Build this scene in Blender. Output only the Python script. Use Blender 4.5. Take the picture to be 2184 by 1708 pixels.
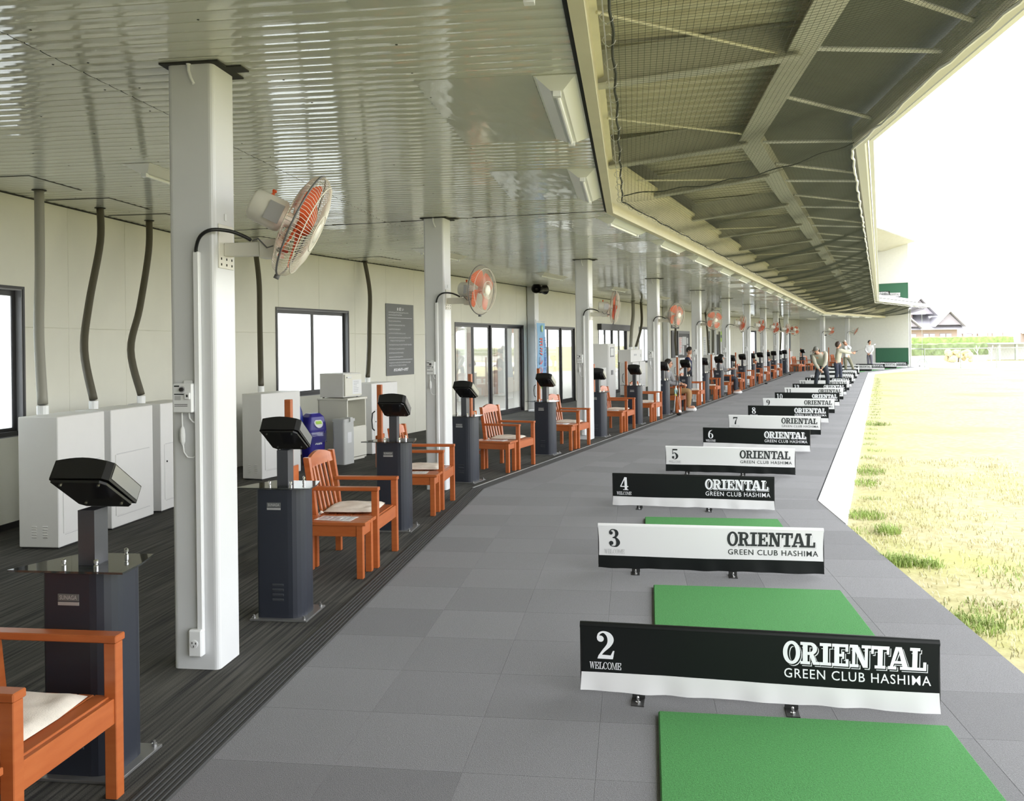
import bpy, bmesh, math, random
from math import sin, cos, pi, radians
from mathutils import Vector, Matrix, Euler
random.seed(7)
C = bpy.context.scene.collection
for o in list(bpy.data.objects): bpy.data.objects.remove(o)
# ------------------------------------------------------------------ camera, sky, exposure
EYE = 1.65
cd = bpy.data.cameras.new('camera'); cam = bpy.data.objects.new('camera', cd); C.objects.link(cam)
cd.sensor_fit = 'HORIZONTAL'; cd.sensor_width = 36.0; cd.lens = 36.0*1880.0/2184.0
cd.shift_y = -(854.0-736.2)/2184.0
cam.location = (0, 0, EYE)
cam.rotation_euler = (Matrix.Rotation(pi/2, 4, 'X') @ Matrix.Rotation(radians(-0.70), 4, 'Z')).to_euler()
cd.clip_start = 0.05; cd.clip_end = 2000
bpy.context.scene.camera = cam
wld = bpy.data.worlds.new('overcast_sky'); bpy.context.scene.world = wld; wld.use_nodes = True
wn = wld.node_tree; bg = wn.nodes['Background']
bg.inputs[0].default_value = (0.965, 0.985, 1.0, 1); bg.inputs[1].default_value = 3.4
vs = bpy.context.scene.view_settings
vs.view_transform = 'Standard'; vs.look = 'None'; vs.gamma = 1.0; vs.use_curve_mapping = False
vs.exposure = 0.62
# ------------------------------------------------------------------ plan of the building: three straight ranges of bays
def unit(h): return Vector((sin(h), cos(h)))
def side(h): return Vector((cos(h), -sin(h)))
SEC = {'A': (Vector((-1.63, 4.67)), radians(7.7)), 'B': (Vector((1.27, 15.42)), radians(22.7))}
SEC['C'] = (SEC['B'][0] + unit(SEC['B'][1])*35.2, radians(37.7))
def w2(s, a, n):
    O, h = SEC[s]; return O + unit(h)*a + side(h)*n
def wp(s, a, n, z): p = w2(s, a, n); return Vector((p.x, p.y, z))
def meet(s, t, n):
    Os, hs = SEC[s]; Ot, ht = SEC[t]; P = Os+side(hs)*n; Q = Ot+side(ht)*n; u = unit(hs); v = unit(ht); d = Q-P
    den = u.x*v.y-u.y*v.x
    return (d.x*v.y-d.y*v.x)/den, (d.x*u.y-d.y*u.x)/den
A0, C1 = -5.6, 12.0
def ends(s, n):
    if s == 'A': return A0, meet('A', 'B', n)[0]
    if s == 'B': return meet('A', 'B', n)[1], meet('B', 'C', n)[0]
    return meet('B', 'C', n)[1], C1
# ------------------------------------------------------------------ materials
MAT = {}
def mat(name, col, rough=0.6, metal=0.0, spec=0.5, var=0.0, vscale=8.0, bump=0.0, bscale=60.0, alpha=None, trans=0.0, coords='Object', rnd=0.0, stretch=None):
    m = bpy.data.materials.new(name); m.use_nodes = True; nt = m.node_tree; b = nt.nodes['Principled BSDF']
    b.inputs['Base Color'].default_value = (*col, 1); b.inputs['Roughness'].default_value = rough
    b.inputs['Metallic'].default_value = metal; b.inputs['Specular IOR Level'].default_value = spec
    if trans: b.inputs['Transmission Weight'].default_value = trans
    tc = nt.nodes.new('ShaderNodeTexCoord'); src = tc.outputs[coords]
    if stretch:
        mp = nt.nodes.new('ShaderNodeMapping'); mp.inputs['Scale'].default_value = stretch
        nt.links.new(src, mp.inputs[0]); src = mp.outputs[0]
    if var or rnd:
        hsv = nt.nodes.new('ShaderNodeHueSaturation'); hsv.inputs['Color'].default_value = (*col, 1); val = None
        if var:
            nz = nt.nodes.new('ShaderNodeTexNoise'); nz.inputs['Scale'].default_value = vscale; nz.inputs['Detail'].default_value = 5
            nt.links.new(src, nz.inputs['Vector'])
            mr = nt.nodes.new('ShaderNodeMapRange'); mr.inputs[1].default_value = 0.3; mr.inputs[2].default_value = 0.7
            mr.inputs[3].default_value = 1-var; mr.inputs[4].default_value = 1+var
            nt.links.new(nz.outputs[0], mr.inputs[0]); val = mr.outputs[0]
        if rnd:
            oi = nt.nodes.new('ShaderNodeObjectInfo'); mr2 = nt.nodes.new('ShaderNodeMapRange')
            mr2.inputs[3].default_value = 1-rnd; mr2.inputs[4].default_value = 1+rnd
            nt.links.new(oi.outputs['Random'], mr2.inputs[0])
            if val is not None:
                mu = nt.nodes.new('ShaderNodeMath'); mu.operation = 'MULTIPLY'
                nt.links.new(val, mu.inputs[0]); nt.links.new(mr2.outputs[0], mu.inputs[1]); val = mu.outputs[0]
            else: val = mr2.outputs[0]
        nt.links.new(val, hsv.inputs['Value']); nt.links.new(hsv.outputs[0], b.inputs['Base Color'])
    if bump:
        nb = nt.nodes.new('ShaderNodeTexNoise'); nb.inputs['Scale'].default_value = bscale; nb.inputs['Detail'].default_value = 3
        nt.links.new(src, nb.inputs['Vector']); bp = nt.nodes.new('ShaderNodeBump'); bp.inputs['Strength'].default_value = bump
        bp.inputs['Distance'].default_value = 0.01
        nt.links.new(nb.outputs[0], bp.inputs['Height']); nt.links.new(bp.outputs[0], b.inputs['Normal'])
    if alpha is not None: b.inputs['Alpha'].default_value = alpha
    MAT[name] = m; return m
def ramp_between(m, c1, c2, scale, lo=0.4, hi=0.6, coords='Object', stretch=None, detail=6, mixes=()):
    """base colour = noise ramp between two colours (own colour of the thing)"""
    nt = m.node_tree; b = nt.nodes['Principled BSDF']; tc = nt.nodes.new('ShaderNodeTexCoord'); src = tc.outputs[coords]
    if stretch:
        mp = nt.nodes.new('ShaderNodeMapping'); mp.inputs['Scale'].default_value = stretch[0]; mp.inputs['Rotation'].default_value = stretch[1]
        nt.links.new(src, mp.inputs[0]); src = mp.outputs[0]
    nz = nt.nodes.new('ShaderNodeTexNoise'); nz.inputs['Scale'].default_value = scale; nz.inputs['Detail'].default_value = detail
    nt.links.new(src, nz.inputs['Vector'])
    cr = nt.nodes.new('ShaderNodeValToRGB'); cr.color_ramp.elements[0].position = lo; cr.color_ramp.elements[0].color = (*c1, 1)
    cr.color_ramp.elements[1].position = hi; cr.color_ramp.elements[1].color = (*c2, 1)
    nt.links.new(nz.outputs[0], cr.inputs[0]); out = cr.outputs[0]
    for (c3, sc3, lo3, hi3) in mixes:
        n3 = nt.nodes.new('ShaderNodeTexNoise'); n3.inputs['Scale'].default_value = sc3; n3.inputs['Detail'].default_value = 5
        nt.links.new(tc.outputs[coords], n3.inputs['Vector'])
        mr = nt.nodes.new('ShaderNodeMapRange'); mr.inputs[1].default_value = lo3; mr.inputs[2].default_value = hi3
        nt.links.new(n3.outputs[0], mr.inputs[0])
        mx = nt.nodes.new('ShaderNodeMix'); mx.data_type = 'RGBA'; mx.inputs[7].default_value = (*c3, 1)
        nt.links.new(mr.outputs[0], mx.inputs[0]); nt.links.new(out, mx.inputs[6]); out = mx.outputs[2]
    nt.links.new(out, b.inputs['Base Color'])
mat('wall_cream', (0.70, 0.69, 0.60), 0.5, var=0.03, vscale=2.0)
mat('endwall_white', (0.74, 0.74, 0.70), 0.6, var=0.02)
mat('plank', (0.62, 0.63, 0.54), 0.06, spec=0.7)
mat('sheet_gloss', (0.58, 0.59, 0.52), 0.09, spec=0.6, bump=0.25, bscale=2.2)
mat('dark_gap', (0.03, 0.03, 0.025), 0.9)
mat('cream_steel', (0.66, 0.62, 0.45), 0.45, var=0.05, vscale=3)
mat('deck_cream', (0.58, 0.56, 0.45), 0.5, var=0.06, vscale=4)
mat('beam_grey', (0.46, 0.46, 0.42), 0.5, var=0.05)
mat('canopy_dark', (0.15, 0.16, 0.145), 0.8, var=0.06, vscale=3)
mat('gutter_grey', (0.55, 0.55, 0.52), 0.4)
mat('net_cord', (0.075, 0.085, 0.075), 0.85)
mat('rope', (0.05, 0.055, 0.05), 0.9)
mat('galv', (0.55, 0.55, 0.54), 0.35, metal=0.7)
mat('pillar_white', (0.66, 0.67, 0.68), 0.30, var=0.02, vscale=3)
mat('pvc_white', (0.80, 0.81, 0.82), 0.35)
mat('carpet_grey', (0.155, 0.155, 0.162), 0.95, var=0.22, vscale=170, bump=0.5, bscale=260, rnd=0.13)
mat('deck_grey', (0.155, 0.155, 0.162), 0.95, var=0.2, vscale=170, bump=0.5, bscale=260)
mat('nosing', (0.035, 0.035, 0.035), 0.7)
mat('concrete', (0.62, 0.62, 0.62), 0.9, var=0.06, vscale=6)
mat('paving', (0.42, 0.41, 0.39), 0.9, var=0.05)
mat('turf_green', (0.055, 0.235, 0.06), 0.95, var=0.22, vscale=140, bump=0.6, bscale=300)
mat('turf_edge', (0.02, 0.05, 0.02), 0.95)
mat('console', (0.020, 0.0235, 0.034), 0.38, var=0.03)
mat('head_black', (0.012, 0.012, 0.013), 0.25)
mat('screen_glass', (0.02, 0.022, 0.025), 0.06)
mat('head_side', (0.30, 0.30, 0.30), 0.2, metal=0.5)
mat('neck_grey', (0.05, 0.052, 0.06), 0.35)
mat('steel', (0.42, 0.42, 0.42), 0.3, metal=0.9)
mat('plate_steel', (0.22, 0.22, 0.22), 0.35, metal=0.6)
mat('chrome', (0.8, 0.8, 0.8), 0.12, metal=1.0)
mat('label_silver', (0.42, 0.42, 0.42), 0.4, metal=0.3)
mat('louver', (0.06, 0.065, 0.075), 0.4)
mat('tray_glass', (0.03, 0.035, 0.035), 0.03, spec=0.9, alpha=0.72)
m = mat('wood', (0.40, 0.105, 0.028), 0.32, spec=0.5)
ramp_between(m, (0.37, 0.092, 0.024), (0.44, 0.125, 0.036), 5.0, 0.3, 0.7, stretch=((1, 1, 6), (0, 0, 0)))
mat('cushion', (0.78, 0.72, 0.64), 0.9, var=0.05, vscale=30, bump=0.2, bscale=200)
mat('paper', (0.80, 0.81, 0.83), 0.15)
mat('ink_grey', (0.45, 0.46, 0.5), 0.3)
mat('vinyl_black', (0.0075, 0.009, 0.009), 0.4, spec=0.22)
mat('vinyl_white', (0.72, 0.72, 0.73), 0.42)
mat('print_white', (0.82, 0.83, 0.87), 0.45)
mat('print_black', (0.015, 0.018, 0.02), 0.45)
mat('print_grey', (0.50, 0.50, 0.51), 0.5)
mat('bracket_black', (0.02, 0.02, 0.02), 0.5)
mat('fan_white', (0.74, 0.72, 0.64), 0.4)
mat('fan_wire', (0.74, 0.70, 0.60), 0.35)
m = mat('fan_blade', (0.85, 0.20, 0.07), 0.3)
nt = m.node_tree; tr = nt.nodes.new('ShaderNodeBsdfTranslucent'); tr.inputs[0].default_value = (0.9, 0.22, 0.06, 1)
mx = nt.nodes.new('ShaderNodeMixShader'); mx.inputs[0].default_value = 0.5
nt.links.new(nt.nodes['Principled BSDF'].outputs[0], mx.inputs[1]); nt.links.new(tr.outputs[0], mx.inputs[2])
nt.links.new(mx.outputs[0], nt.nodes['Material Output'].inputs[0])
mat('rubber_grey', (0.13, 0.13, 0.13), 0.5)
mat('cable_black', (0.012, 0.012, 0.012), 0.4)
mat('hose_brown', (0.085, 0.075, 0.05), 0.55)
mat('hose_grey', (0.30, 0.29, 0.25), 0.5)
mat('cabinet_white', (0.74, 0.735, 0.72), 0.42, var=0.01)
mat('cabinet_ivory', (0.72, 0.71, 0.63), 0.45)
mat('frame_black', (0.022, 0.021, 0.022), 0.4)
mat('frame_grey', (0.20, 0.20, 0.21), 0.4)
mat('board_grey', (0.13, 0.135, 0.135), 0.5)
mat('bin_blue', (0.012, 0.025, 0.23), 0.35)
mat('bin_purple', (0.03, 0.022, 0.24), 0.35)
mat('bin_clear', (0.55, 0.56, 0.55), 0.3)
mat('board_green', (0.035, 0.125, 0.07), 0.6)
mat('banner_blue', (0.28, 0.52, 0.80), 0.6)
mat('print_red', (0.75, 0.07, 0.05), 0.5)
mat('print_blue', (0.05, 0.15, 0.55), 0.5)
mat('lime', (0.42, 0.68, 0.10), 0.6)
mat('brick_pale', (0.56, 0.44, 0.39), 0.8, var=0.1, vscale=10)
mat('roof_tile', (0.42, 0.41, 0.45), 0.7, var=0.05)
mat('house_wall', (0.42, 0.33, 0.31), 0.8)
mat('house_gable', (0.33, 0.31, 0.36), 0.8)
mat('hedge', (0.21, 0.30, 0.10), 0.9, var=0.3, vscale=3)
mat('hedge_dark', (0.16, 0.21, 0.10), 0.9, var=0.3, vscale=3)
mat('shrub', (0.50, 0.42, 0.22), 0.9, var=0.2)
mat('rail_grey', (0.33, 0.36, 0.33), 0.5)
mat('wire_washed_out', (0.42, 0.41, 0.46), 0.6)  # overexposed, washed-out look of the wires put into their colour
mat('pole_pale', (0.45, 0.44, 0.47), 0.6)
mat('skin', (0.56, 0.30, 0.20), 0.5)
mat('eye_dark', (0.03, 0.02, 0.02), 0.3)
mat('lip', (0.40, 0.14, 0.11), 0.5)
mat('hair_black', (0.022, 0.018, 0.016), 0.45)
mat('hair_grey', (0.13, 0.13, 0.12), 0.6, var=0.3, vscale=60)
mat('hair_white', (0.50, 0.47, 0.44), 0.6)
mat('hair_brown', (0.045, 0.028, 0.022), 0.5)
mat('knit_olive', (0.40, 0.39, 0.33), 0.9, bump=0.4, bscale=150)
mat('knit_cream', (0.47, 0.45, 0.36), 0.9)
mat('shirt_white', (0.80, 0.80, 0.83), 0.8)
mat('vest_grey', (0.22, 0.22, 0.23), 0.85)
mat('vest_dark', (0.022, 0.022, 0.026), 0.7)
mat('navy', (0.012, 0.018, 0.07), 0.8)
mat('trouser_dark', (0.024, 0.028, 0.04), 0.85)
mat('jean_navy', (0.028, 0.033, 0.055), 0.85)
mat('trouser_khaki', (0.28, 0.17, 0.075), 0.85)
mat('trouser_olive', (0.20, 0.19, 0.14), 0.85)
mat('trouser_grey', (0.15, 0.14, 0.18), 0.85)
mat('shoe_white', (0.80, 0.80, 0.80), 0.5)
mat('bag_black', (0.012, 0.012, 0.014), 0.5)
mat('bag_grey', (0.22, 0.22, 0.22), 0.6)
mat('bottle_clear', (0.55, 0.75, 0.72), 0.1)
mat('bottle_cyan', (0.10, 0.60, 0.62), 0.3)
mat('drink_yellow', (0.62, 0.66, 0.10), 0.2)
mat('lamp_white', (0.76, 0.76, 0.70), 0.35)
mat('tube_white', (0.85, 0.86, 0.84), 0.25)
mat('soil', (0.20, 0.16, 0.10), 0.95)
for _k in ('carpet_grey','deck_grey'):
    _b=MAT[_k].node_tree.nodes['Principled BSDF']; _b.inputs['Sheen Weight'].default_value=0.16; _b.inputs['Sheen Roughness'].default_value=0.45; _b.inputs['Sheen Tint'].default_value=(0.75,0.75,0.78,1)
# striped carpet of the seating strip: dark ribs running with the bays
def stripe_mat(name, h):
    m = mat(name, (0.03, 0.03, 0.028), 0.95, bump=0.4, bscale=220)
    nt = m.node_tree; b = nt.nodes['Principled BSDF']; tc = nt.nodes.new('ShaderNodeTexCoord')
    mp = nt.nodes.new('ShaderNodeMapping'); mp.inputs['Rotation'].default_value = (0, 0, h)
    nt.links.new(tc.outputs['Object'], mp.inputs[0])
    mp2 = nt.nodes.new('ShaderNodeMapping'); mp2.inputs['Scale'].default_value = (60, 1.1, 1); nt.links.new(mp.outputs[0], mp2.inputs[0])
    nz = nt.nodes.new('ShaderNodeTexNoise'); nz.inputs['Scale'].default_value = 1.0; nz.inputs['Detail'].default_value = 2; nt.links.new(mp2.outputs[0], nz.inputs['Vector'])
    cr = nt.nodes.new('ShaderNodeValToRGB'); cr.color_ramp.elements[0].position = 0.34; cr.color_ramp.elements[0].color = (0.010, 0.010, 0.010, 1)
    cr.color_ramp.elements[1].position = 0.66; cr.color_ramp.elements[1].color = (0.082, 0.078, 0.066, 1); nt.links.new(nz.outputs[0], cr.inputs[0])
    bk = nt.nodes.new('ShaderNodeTexBrick'); bk.inputs['Scale'].default_value = 1.0; bk.inputs['Mortar Size'].default_value = 0.0
    bk.inputs['Brick Width'].default_value = 0.5; bk.inputs['Row Height'].default_value = 0.5
    bk.inputs['Color1'].default_value = (0.75, 0.75, 0.75, 1); bk.inputs['Color2'].default_value = (1.1, 1.1, 1.1, 1); nt.links.new(mp.outputs[0], bk.inputs['Vector'])
    mx = nt.nodes.new('ShaderNodeMix'); mx.data_type = 'RGBA'; mx.blend_type = 'MULTIPLY'; mx.inputs[0].default_value = 1
    nt.links.new(cr.outputs[0], mx.inputs[6]); nt.links.new(bk.outputs[0], mx.inputs[7]); nt.links.new(mx.outputs[2], b.inputs['Base Color'])
for s in 'ABC': stripe_mat('stripe_'+s, SEC[s][1])
m = mat('grass_ground', (0.4, 0.4, 0.2), 0.95, bump=0.5, bscale=30)
ramp_between(m, (0.33, 0.29, 0.14), (0.46, 0.42, 0.24), 11.0, 0.3, 0.7, mixes=(((0.38, 0.39, 0.11), 0.45, 0.52, 0.72), ((0.28, 0.32, 0.12), 2.3, 0.62, 0.80)))
m = mat('blade_straw', (0.56, 0.52, 0.33), 0.9, rnd=0.0, var=0.25, vscale=3)
m = mat('blade_green', (0.27, 0.36, 0.10), 0.9, var=0.3, vscale=3)
# glass: clear pane with real reflections; frosted pane for the small windows
def glass_mat(name, tint, frost):
    m = bpy.data.materials.new(name); m.use_nodes = True; nt = m.node_tree; nt.nodes.remove(nt.nodes['Principled BSDF'])
    out = nt.nodes['Material Output']; t = nt.nodes.new('ShaderNodeBsdfTransparent'); t.inputs[0].default_value = (*tint, 1)
    g = nt.nodes.new('ShaderNodeBsdfGlossy'); g.inputs['Roughness'].default_value = 0.02
    lw = nt.nodes.new('ShaderNodeLayerWeight'); lw.inputs[0].default_value = 0.22; fr = nt.nodes.new('ShaderNodeMapRange'); fr.inputs[3].default_value = 0.03; fr.inputs[4].default_value = 0.75; nt.links.new(lw.outputs['Facing'], fr.inputs[0])
    base = t.outputs[0]
    if frost:
        tl = nt.nodes.new('ShaderNodeBsdfTranslucent'); tl.inputs[0].default_value = (0.92, 0.95, 0.97, 1)
        mx0 = nt.nodes.new('ShaderNodeMixShader'); mx0.inputs[0].default_value = frost
        nt.links.new(base, mx0.inputs[1]); nt.links.new(tl.outputs[0], mx0.inputs[2]); base = mx0.outputs[0]
    mx = nt.nodes.new('ShaderNodeMixShader'); nt.links.new(fr.outputs[0], mx.inputs[0]); nt.links.new(base, mx.inputs[1]); nt.links.new(g.outputs[0], mx.inputs[2])
    nt.links.new(mx.outputs[0], out.inputs[0]); MAT[name] = m
glass_mat('pane', (0.93, 0.95, 0.95), 0); glass_mat('pane_frosted', (0.95, 0.97, 0.97), 0.9)
glass_mat('film', (0.9, 0.92, 0.95), 0.35)
# ------------------------------------------------------------------ mesh helpers
class MB:
    def __init__(s): s.v = []; s.f = []; s.m = []
    def add(s, vs, fs, mi=0):
        k = len(s.v); s.v += [tuple(p) for p in vs]; s.f += [tuple(i+k for i in f) for f in fs]; s.m += [mi]*len(fs); return s
    def hexa(s, p, mi=0):   # 8 corners: bottom loop 0-3, top loop 4-7
        return s.add(p, [(3,2,1,0),(4,5,6,7),(0,1,5,4),(1,2,6,5),(2,3,7,6),(3,0,4,7)], mi)
    def bx(s, x0, x1, y0, y1, z0, z1, mi=0, M=None):
        p = [(x0,y0,z0),(x1,y0,z0),(x1,y1,z0),(x0,y1,z0),(x0,y0,z1),(x1,y0,z1),(x1,y1,z1),(x0,y1,z1)]
        if M is not None: p = [tuple(M @ Vector(q)) for q in p]
        return s.hexa(p, mi)
    def bev(s, x0, x1, y0, y1, z0, z1, b=0.005, mi=0, M=None):   # box with chamfered edges all round
        xs=(x0,x0+b,x1-b,x1); ys=(y0,y0+b,y1-b,y1); zs=(z0,z0+b,z1-b,z1); ring=[(0,1),(1,0),(2,0),(3,1),(3,2),(2,3),(1,3),(0,2)]
        inn=[(1,1),(1,1),(2,1),(2,1),(2,2),(2,2),(1,2),(1,2)]; v=[]
        for (zi, rr) in ((0, inn), (1, ring), (2, ring), (3, inn)): v += [(xs[i], ys[j], zs[zi]) for i, j in rr]
        if M is not None: v = [tuple(M @ Vector(q)) for q in v]
        f=[tuple(range(7,-1,-1)), tuple(range(24,32))]
        for k in range(3):
            for i in range(8): j=(i+1)%8; f.append((k*8+i,k*8+j,k*8+8+j,k*8+8+i))
        return s.add(v, f, mi)
    def tube(s, pts, r, n=8, mi=0, cap=True, closed=False):
        pts=[Vector(p) for p in pts]; N=len(pts); rs = r if isinstance(r,(list,tuple)) else [r]*N; v=[]; prev=None
        for i,p in enumerate(pts):
            a=pts[(i-1)%N] if (closed or i>0) else p; b=pts[(i+1)%N] if (closed or i<N-1) else p
            t=(b-a)
            t = t.normalized() if t.length>1e-9 else Vector((0,0,1))
            if prev is None:
                ref=Vector((0,0,1)) if abs(t.z)<0.9 else Vector((1,0,0)); x=t.cross(ref).normalized()
            else:
                x=(prev-t*prev.dot(t)); x = x.normalized() if x.length>1e-6 else t.orthogonal().normalized()
            prev=x; y=t.cross(x)
            for k in range(n): an=2*pi*k/n; v.append(p+x*(cos(an)*rs[i])+y*(sin(an)*rs[i]))
        f=[]; last = N if closed else N-1
        for i in range(last):
            for k in range(n):
                j=(k+1)%n; i2=(i+1)%N; f.append((i*n+k,i*n+j,i2*n+j,i2*n+k))
        if cap and not closed: f += [tuple(range(n-1,-1,-1)), tuple(range((N-1)*n,N*n))]
        return s.add(v,f,mi)
    def lathe(s, prof, n=16, mi=0, M=None, cap=True):   # prof: (radius, height) round z
        v=[]; f=[]
        for r,h in prof:
            for k in range(n): v.append((r*cos(2*pi*k/n), r*sin(2*pi*k/n), h))
        for i in range(len(prof)-1):
            for k in range(n): j=(k+1)%n; f.append((i*n+k,i*n+j,(i+1)*n+j,(i+1)*n+k))
        if cap: f += [tuple(range(n-1,-1,-1)), tuple(range((len(prof)-1)*n,len(prof)*n))]
        if M is not None: v=[tuple(M@Vector(q)) for q in v]
        return s.add(v,f,mi)
    def prism(s, poly, z0, z1, mi=0, M=None):           # polygon in xy swept in z
        n=len(poly); v=[(x,y,z0) for x,y in poly]+[(x,y,z1) for x,y in poly]
        f=[tuple(range(n-1,-1,-1)), tuple(range(n,2*n))]+[(i,(i+1)%n,n+(i+1)%n,n+i) for i in range(n)]
        if M is not None: v=[tuple(M@Vector(q)) for q in v]
        return s.add(v,f,mi)
    def ball(s, c, r, nu=10, nv=7, mi=0, M=None):
        r = r if isinstance(r,(tuple,list)) else (r,r,r); v=[]; f=[]
        for i in range(nv+1):
            th=pi*i/nv
            for k in range(nu):
                ph=2*pi*k/nu; q=Vector((r[0]*sin(th)*cos(ph), r[1]*sin(th)*sin(ph), r[2]*cos(th)))
                if M is not None: q=M@q
                v.append(Vector(c)+q)
        for i in range(nv):
            for k in range(nu): j=(k+1)%nu; f.append((i*nu+k,(i+1)*nu+k,(i+1)*nu+j,i*nu+j))
        return s.add(v,f,mi)
    def mesh(s, name, mats, smooth=False):
        me=bpy.data.meshes.new(name); me.from_pydata([tuple(p) for p in s.v],[],s.f)
        for mm in (mats if isinstance(mats,(list,tuple)) else [mats]): me.materials.append(MAT[mm])
        if any(s.m): me.polygons.foreach_set('material_index', s.m)
        if smooth: me.polygons.foreach_set('use_smooth',[True]*len(me.polygons))
        me.update(); return me
    def build(s, name, mats, parent=None, smooth=False, loc=None, rot=None, kind=None, label=None, cat=None, group=None, auto=False):
        me=s.mesh(name,mats,smooth)

        o=bpy.data.objects.new(name,me); C.objects.link(o)
        if parent: o.parent=parent
        if loc is not None: o.location=loc
        if rot is not None: o.rotation_euler=rot
        return tag(o,label,cat,group,kind)
def tag(o,label=None,cat=None,group=None,kind=None):
    if label: o['label']=label
    if cat: o['category']=cat
    if group: o['group']=group
    if kind: o['kind']=kind
    return o
def thing(name,label,cat,loc,rz=0.0,group=None):
    o=bpy.data.objects.new(name,None); C.objects.link(o); o.location=loc; o.rotation_euler=(0,0,rz); o.empty_display_size=0.1
    return tag(o,label,cat,group)
def at(name,label,cat,s,a,n,z=0.0,rz=0.0,group=None):
    return thing(name,label,cat,wp(s,a,n,z),-SEC[s][1]+rz,group)
def link_mesh(name,me,parent,loc=None,rot=None):
    o=bpy.data.objects.new(name,me); C.objects.link(o); o.parent=parent
    if loc is not None: o.location=loc
    if rot is not None: o.rotation_euler=rot
    return o
def dup(root,loc,rz,label=None,group=None):
    r=root.copy(); C.objects.link(r); r.location=loc; r.rotation_euler=(0,0,rz)
    if label: r['label']=label
    if group: r['group']=group
    for ch in list(root.children):
        c=ch.copy(); C.objects.link(c); c.parent=r
        for g in list(ch.children):
            d=g.copy(); C.objects.link(d); d.parent=c
    return r
def dup_at(root,s,a,n,z=0.0,rz=0.0,label=None,group=None): return dup(root,wp(s,a,n,z),-SEC[s][1]+rz,label,group)
def text_geo(body,size,align='LEFT',bold=0.0,space=1.0,line=1.0,shear=0.0):
    cu=bpy.data.curves.new('lettering','FONT'); cu.body=body; cu.size=size; cu.align_x=align; cu.offset=bold; cu.space_character=space; cu.space_line=line
    cu.fill_mode='FRONT'; cu.resolution_u=3; cu.shear=shear
    o=bpy.data.objects.new('lettering_source',cu); C.objects.link(o); bpy.context.view_layer.update()
    me=o.evaluated_get(bpy.context.evaluated_depsgraph_get()).to_mesh()
    v=[tuple(p.co[:2]) for p in me.vertices]; f=[tuple(p.vertices) for p in me.polygons]
    o.evaluated_get(bpy.context.evaluated_depsgraph_get()).to_mesh_clear(); bpy.data.objects.remove(o); bpy.data.curves.remove(cu)
    return v,f
def fit_text(body,x0,x1,z0,z1,bold=0.0,space=1.0,vertical=False):
    v,f=text_geo(body,1.0,bold=bold,space=space)
    if not v: return [],[]
    ax=min(p[0] for p in v); bx_=max(p[0] for p in v); ay=min(p[1] for p in v); by=max(p[1] for p in v)
    return [(x0+(p[0]-ax)/(bx_-ax)*(x1-x0), z0+(p[1]-ay)/(by-ay)*(z1-z0)) for p in v],f
# ------------------------------------------------------------------ floors
def sweep(mb, prof, secs='ABC', closed=True, mi=0, caps=True, ext=0.0):
    """sweep a profile of (n, z) along the bays, mitred where the building bends"""
    N=len(prof)
    for s in secs:
        P0=[]; P1=[]
        for n,z in prof:
            a0,a1=ends(s,n)
            if s=='C': a1+=ext
            P0.append(wp(s,a0,n,z)); P1.append(wp(s,a1,n,z))
        f=[(i,(i+1)%N,N+(i+1)%N,N+i) for i in range(N if closed else N-1)]
        if closed and caps:
            if s==secs[0]: f.append(tuple(range(N-1,-1,-1)))
            if s==secs[-1]: f.append(tuple(range(N,2*N)))
        mb.add(P0+P1,f,mi)
    return mb
WN=-3.5            # inner face of the back wall
mb=MB(); 
for k,s in enumerate('ABC'): sweep(mb,[(WN-.05,-.08),(0.40,-.08),(0.40,0.0),(WN-.05,0.0)],s,mi=k)
mb.build('floor',['stripe_A','stripe_B','stripe_C'],kind='structure')
# ribbed black nosing between the seating strip and the tees, with a bright metal line from the second range on
ns=bpy.data.objects.new('trim_1',None); C.objects.link(ns); tag(ns,kind='structure')
mb=MB(); w=(0.545-0.40)/6
for k in range(6):
    n0=0.40+k*w; sweep(mb,[(n0,-.05),(n0+w,-.05),(n0+w,-.001),(n0+w-.006,.006),(n0+.006,.006),(n0,-.001)])
mb.build('rubber_rib','nosing',ns)
mb=MB(); sweep(mb,[(0.40,0.0),(0.412,0.0),(0.412,0.012),(0.40,0.012)],'BC'); mb.build('metal_edge','galv',ns,label='thin bright metal edge strip')
DK=4.14
dk=MB(); sweep(dk,[(0.545,-.10),(DK,-.10),(DK,-.012),(0.545,-.012)])
deck=dk.build('floor.001','deck_grey',kind='structure')
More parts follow.
